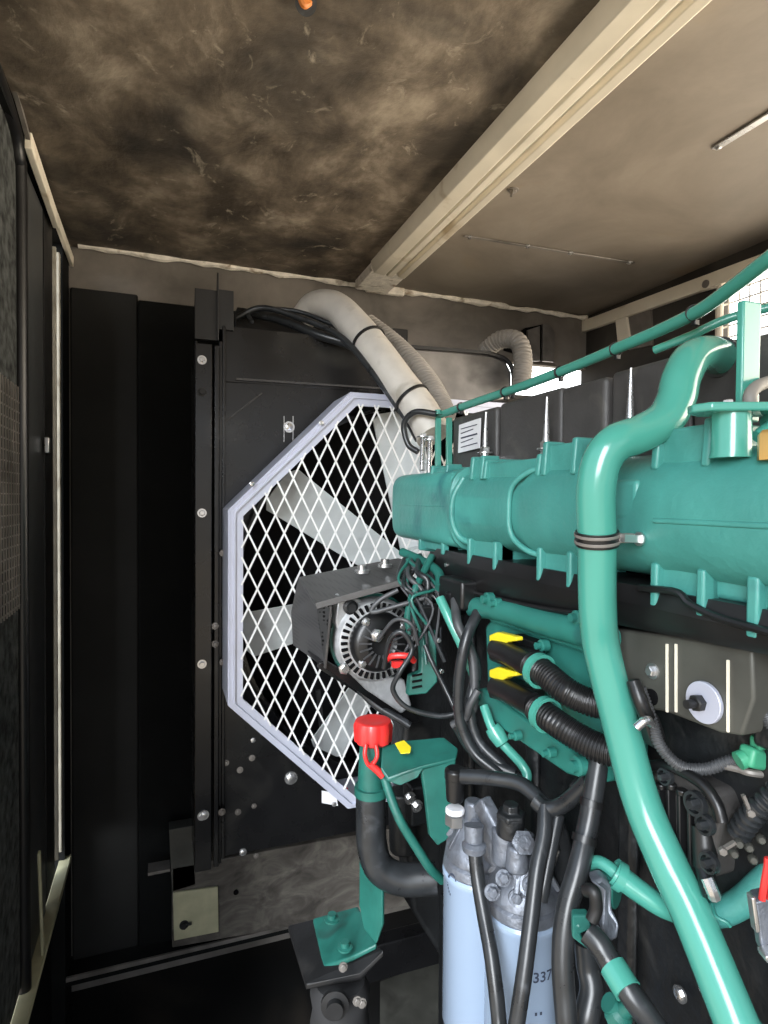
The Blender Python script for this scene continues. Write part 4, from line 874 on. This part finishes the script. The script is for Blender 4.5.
q = MB(); q.bolt(B(653, 671), (-1, 0, 0), .006, .007); build('bolt', q, 'steel', bp_)
q = MB(); cw = B(652, 697); q.cyl(cw, cw+Vector((-.002, 0, 0)), .009); build('hole', q, 'core', bp_)
# side casting to its right
q = MB(); q.prism([P(752, 655, X=.54), P(790, 662, X=.54), P(790, 760, X=.54), P(752, 745, X=.54)], (.03, 0, 0)); single('side_casting', q, 'castbl', 'dark casting beyond the washer plate at the right edge', 'casting', bevel=.004)
# conduits
corrh(PL((640, 688, .66), (650, 715, .655), (660, 745, .65), (680, 766, .64), (705, 769, .63), (728, 762, .62), (748, 757, .61)), .0062, 'grey corrugated conduit curving under the washer plate', 'corrugated_conduit', 'dusty', .0036, .0004)
corrh(PL((730, 673, .60), (745, 678, .59), (758, 700, .58), (772, 728, .57)), .0052, 'grey corrugated conduit dropping at the right edge beside the plate', 'corrugated_conduit', 'dusty', .0036, .0004)
q = MB(); q.tube(PL((633, 680, .66), (640, 700, .65), (648, 720, .65)), .008, 12); q.box(P(652, 730, z=.66), (.02, .014, .03), Matrix.Rotation(-.4, 3, 'Y')); single('sensor_plug', q, 'plastic', 'black sensor plug beside the teal pipe under the bracket plate', 'plug', bevel=.003)
q = MB(); q.tube(PL((636, 728, .63), (646, 720, .63), (652, 724, .64)), .0045, 10); single('bright_sleeve', q, 'steel', 'short bright sleeve just right of the teal pipe', 'sleeve')
t = thing('green_connector', P(752, 765, z=.6), 'green plastic cable connector at the right edge', 'connector')
q = MB(); q.box(P(753, 757, z=.6), (.024, .018, .02), Matrix.Rotation(.3, 3, 'Y')); q.box(P(760, 742, z=.6), (.016, .014, .014)); build('housing', q, 'green', t, .004)
q = MB(); q.cyl(P(745, 758, z=.6), P(738, 761, z=.6), .009); q.cyl(P(766, 752, z=.6), P(780, 748, z=.6), .009); build('collar', q, 'green', t)
q = MB(); q.tube(PL((725, 766, .62), (738, 769, .61), (752, 773, .60), (780, 776, .6)), .0038, 8); single('bright_wire', q, 'galv', 'pale wire running under the green connector', 'wire')
# ribbed black cover
cv = thing('ribbed_cover', P(690, 850, X=.52), 'black ribbed cast cover right of the teal pipe', 'cover')
q = MB(); q.prism([P(650, 772, X=.53), P(668, 768, X=.53), P(712, 792, X=.53), P(722, 818, X=.53), P(716, 845, X=.53), P(712, 880, X=.53), P(695, 872, X=.53), P(676, 850, X=.53), P(660, 815, X=.53)], (.05, 0, 0)); build('cover_plate', q, 'cover', cv, .006)
for u_, v_, L_ in ((661, 786, 30), (671, 786, 62), (682, 792, 70), (692, 800, 66)):
    q = MB(); q.bar(P(u_, v_, X=.526), P(u_+1, v_+L_, X=.526), .012, .0045, (0, 1, 0)); q.cyl(P(u_, v_-3, X=.524), P(u_, v_+3, X=.524), .006); build('rib', q, 'plastic', cv, .0015)
q = MB(); q.tube([P(642, 767, X=.525), P(668, 766, X=.52), P(700, 782, X=.52), P(716, 803, X=.52), P(722, 822, X=.52)], .006, 10); build('edge_bead', q, 'plastic', cv)
for u_, v_, r_ in ((698, 803, .0055), (708, 824, .0045), (712, 862, .0045), (668, 776, .004)):
    q = MB(); q.bolt(P(u_, v_, X=.515), (-1, 0, 0), r_, .012); q.ring(P(u_, v_, X=.52), (-1, 0, 0), r_*1.7, r_*2.3, .007, 20); build('bolt', q, 'rubber', cv)
q = MB(); q.cyl(P(703, 826, z=.63), P(706, 868, z=.62), .012); q.cyl(P(704, 866, z=.62), P(712, 896, z=.60), .009); single('pressure_sensor', q, 'plastic', 'black cylindrical sensor hanging below the ribbed cover', 'sensor')
q = MB(); q.tube([P(707, 878, z=.60), P(712, 890, z=.595), P(715, 898, z=.595)], .006, 8); q.bolt(P(709, 886, z=.60), (-1, -.4, 0), .004, .005, False); single('banjo_bolt', q, 'steel', 'bright banjo bolt at the foot of the black sensor', 'bolt')
# filler tube at mid-right: spring / fitting
corrh(PL((738, 835, .60), (748, 820, .59), (760, 808, .58), (780, 790, .57)), .010, 'dark ribbed boot pointing up to the right edge', 'rubber_boot', 'rubber', .008, .0016)
for i, (a, b) in enumerate((((743, 795), (750, 812)), ((735, 842), (722, 850)))):
    q = MB(); q.bar(P(*a, z=.58), P(*b, z=.58), .004, .003); q.bolt(P(*b, z=.58), (-.6, -1, 0), .004, .005, False); single('clip_bolt', q, 'galv', 'small bright clip above the ribbed boot' if i == 0 else 'small rusty clip left of the ribbed boot', 'clip')
for i, (u_, v_) in enumerate(((738, 842), (748, 846), (733, 852), (760, 838), (752, 858))):
    q = MB(); q.lathe([(.0045, 0), (.0045, .005), (.003, .007), (0, .007)], P(u_, v_, z=.59), (-.6, -.8, .1), 8); single('pipe_nut', q, 'plate', 'small rusty nut in the cluster below the ribbed boot', 'nut', 'rusty nuts below the ribbed boot')
# teal hoses lower right
def spec(): return M['teal']
q = MB(); q.tube(PL((706, 914, .63), (722, 912, .62), (742, 902, .61), (762, 884, .60), (790, 858, .59)), .0135, 18); single('teal_hose', q, 'cast', 'teal painted hose at the right edge right of the thick pipe', 'hose')
q = MB(); q.tube(PL((712, 905, .53), (716, 916, .52), (726, 922, .515), (730, 926, .515)), .0018, 10); single('hose_clip', q, 'tealmid', 'thin teal wire clip under the teal hose end', 'clip')
q = MB(); q.tube(PL((585, 868, .72), (596, 862, .71), (607, 866, .70), (618, 876, .69)), .0075, 14); q.tube(PL((614, 872, .69), (635, 888, .68), (660, 905, .67), (680, 914, .67)), .0135, 16, rfn=lambda t: 1-.18*t); q.ring(P(614, 873, z=.69), P(622, 878, z=.688)-P(614, 873, z=.69), .013, .0165, .010, 24)
single('teal_hose', q, 'teal', 'teal hose with speckled sleeve passing behind the thick pipe', 'hose')
# speckles belong to the sleeve
t = thing('fuel_valve', P(605, 935, z=.66), 'grey cast valve bracket with teal cap beside the long hose', 'valve')
q = MB(); q.prism([P(590, 882, z=.68), P(603, 878, z=.68), P(612, 886, z=.68), P(612, 912, z=.67), P(620, 925, z=.66), P(618, 940, z=.66), P(606, 945, z=.66), P(602, 928, z=.66), P(602, 892, z=.67)], (.008, .018, 0)); build('body', q, 'castal', t, .004)
q = MB(); q.cyl(P(604, 885, z=.71), P(618, 890, z=.70), .021); build('cap', q, 'tealdk', t, .003)
q = MB(); q.prism([P(572, 915, z=.67), P(588, 915, z=.66), P(592, 930, z=.65), P(580, 934, z=.65), P(588, 950, z=.65), P(572, 938, z=.66)], (.006, .010, 0)); build('lever', q, 'tealdk', t, .002)
q = MB(); q.tube(PL((586, 890, .66), (594, 892, .65), (596, 908, .65), (592, 920, .65)), .007, 12); build('spring', q, 'blackm', t)
hose(((588, 932, .65), (600, 945, .64), (612, 965, .63), (628, 990, .61), (650, 1020, .60), (672, 1050, .60), (700, 1090, .63), (740, 1110, .70)), .0125, 'dark diagonal hose with teal band below the grey valve')
c = P(615, 970, z=.627); d = (P(626, 988, z=.612)-c); q = MB(); q.cyl(c-d*.2, c+d*1.2, .0145); single('hose_band', q, 'teal', 'glossy teal band round the dark diagonal hose', 'band')
hose(((586, 940, .70), (588, 965, .70), (592, 990, .69), (586, 1020, .68), (580, 1060, .68)), .014, 'black ribbed hose hanging left of the diagonal hose')
q = MB(); q.lathe([(.013, 0), (.013, .012), (.008, .016), (.008, .03), (0, .03)], P(615, 1018, z=.63), (.2, -.5, .8), 12); q.tube(PL((608, 1002, .63), (616, 1010, .63), (622, 1030, .63)), .010, 12); single('pipe_union', q, 'tealdk', 'teal pipe union at the bottom edge near the diagonal hose', 'fitting')
q = MB(); q.bolt(P(680, 994, X=.548), (-1, 0, 0), .006, .005); single('block_bolt', q, 'steel', 'lone small bright bolt on the dark block left of the thick pipe foot', 'bolt')
# red wire connector
t = thing('wire_connector', P(760, 950, z=.5), 'pale connector plug with red wires at the right edge', 'connector')
q = MB(); q.prism([P(755, 902, z=.5), P(772, 898, z=.5), P(775, 952, z=.5), P(762, 956, z=.5)], (.01, .014, 0)); build('housing', q, 'castal', t, .002)
q = MB(); q.prism([P(752, 898, z=.49), P(756, 898, z=.49), P(761, 932, z=.49), P(757, 934, z=.49)], (.003, .008, 0)); q.bar(P(762, 955, z=.495), P(772, 952, z=.495), .012, .006); build('latch', q, 'steel', t, .001)
for du in (0, 8):
    q = MB(); q.tube(PL((762+du, 900, .50), (764+du, 885, .50), (767+du, 868, .50), (768+du, 858, .50)), .0028, 8); build('wire', q, 'red', t)

# ================================================================== LIGHT
wd_ = bpy.data.worlds.new('daylight'); sc.world = wd_; wd_.use_nodes = True
n = wd_.node_tree.nodes; l = wd_.node_tree.links; bg_ = n['Background']
tc = n.new('ShaderNodeTexCoord'); sp = n.new('ShaderNodeSeparateXYZ'); l.new(tc.outputs['Generated'], sp.inputs['Vector'])
def glow(vec, lo, hi, col, strength, flat=False):
    """an extra brightening added to the world around the direction vec"""
    src = tc.outputs['Generated']
    if flat:
        f_ = n.new('ShaderNodeVectorMath'); f_.operation = 'MULTIPLY'; f_.inputs[1].default_value = (1, 1, 0); l.new(src, f_.inputs[0])
        g_ = n.new('ShaderNodeVectorMath'); g_.operation = 'NORMALIZE'; l.new(f_.outputs[0], g_.inputs[0]); src = g_.outputs[0]
    d = n.new('ShaderNodeVectorMath'); d.operation = 'DOT_PRODUCT'; d.inputs[1].default_value = Vector(vec).normalized(); l.new(src, d.inputs[0])
    m_ = n.new('ShaderNodeMapRange'); m_.interpolation_type = 'SMOOTHSTEP'; m_.inputs['From Min'].default_value = lo; m_.inputs['From Max'].default_value = hi
    l.new(d.outputs['Value'], m_.inputs['Value']); out = m_.outputs['Result']
    if flat:
        e_ = n.new('ShaderNodeMapRange'); e_.interpolation_type = 'SMOOTHSTEP'; e_.inputs['From Min'].default_value = -.05; e_.inputs['From Max'].default_value = .1; l.new(sp.outputs['Z'], e_.inputs['Value'])
        x_ = n.new('ShaderNodeMath'); x_.operation = 'MULTIPLY'; l.new(out, x_.inputs[0]); l.new(e_.outputs['Result'], x_.inputs[1]); out = x_.outputs[0]
    s_ = n.new('ShaderNodeVectorMath'); s_.operation = 'SCALE'; s_.inputs[0].default_value = Vector(col)*strength; l.new(out, s_.inputs['Scale']); return s_.outputs[0]
cr = n.new('ShaderNodeValToRGB'); mr = n.new('ShaderNodeMapRange'); mr.inputs['From Min'].default_value = -1; l.new(sp.outputs['Z'], mr.inputs['Value']); l.new(mr.outputs['Result'], cr.inputs['Fac'])
e = cr.color_ramp.elements; e[0].position = .47; e[0].color = (.8, .69, .55, 1); e[1].position = .53; e[1].color = (.85, .87, .9, 1)
k = e.new(.8); k.color = (.62, .78, 1, 1)
acc = cr.outputs['Color']
for g in (glow((-.66, -.75, 0), .962, .995, (.92, .96, 1), 15, True), glow((1, -.22, -.22), .60, .96, (1, .87, .69), 8.5), glow((1, .95, .35), .85, .95, (1, 1, 1), 3)):  # first glow is an added bright strip behind the camera, for pipe highlights
    a_ = n.new('ShaderNodeVectorMath'); a_.operation = 'ADD'; l.new(acc, a_.inputs[0]); l.new(g, a_.inputs[1]); acc = a_.outputs[0]
l.new(acc, bg_.inputs['Color']); bg_.inputs['Strength'].default_value = .95
wd_.cycles.sampling_method = 'MANUAL'; wd_.cycles.sample_map_resolution = 512
sc.view_settings.view_transform = 'Standard'; sc.view_settings.look = 'None'; sc.view_settings.gamma = 1; sc.view_settings.use_curve_mapping = False
sc.view_settings.exposure = 0.65
sc.cycles.max_bounces = 6; sc.cycles.use_denoising = True
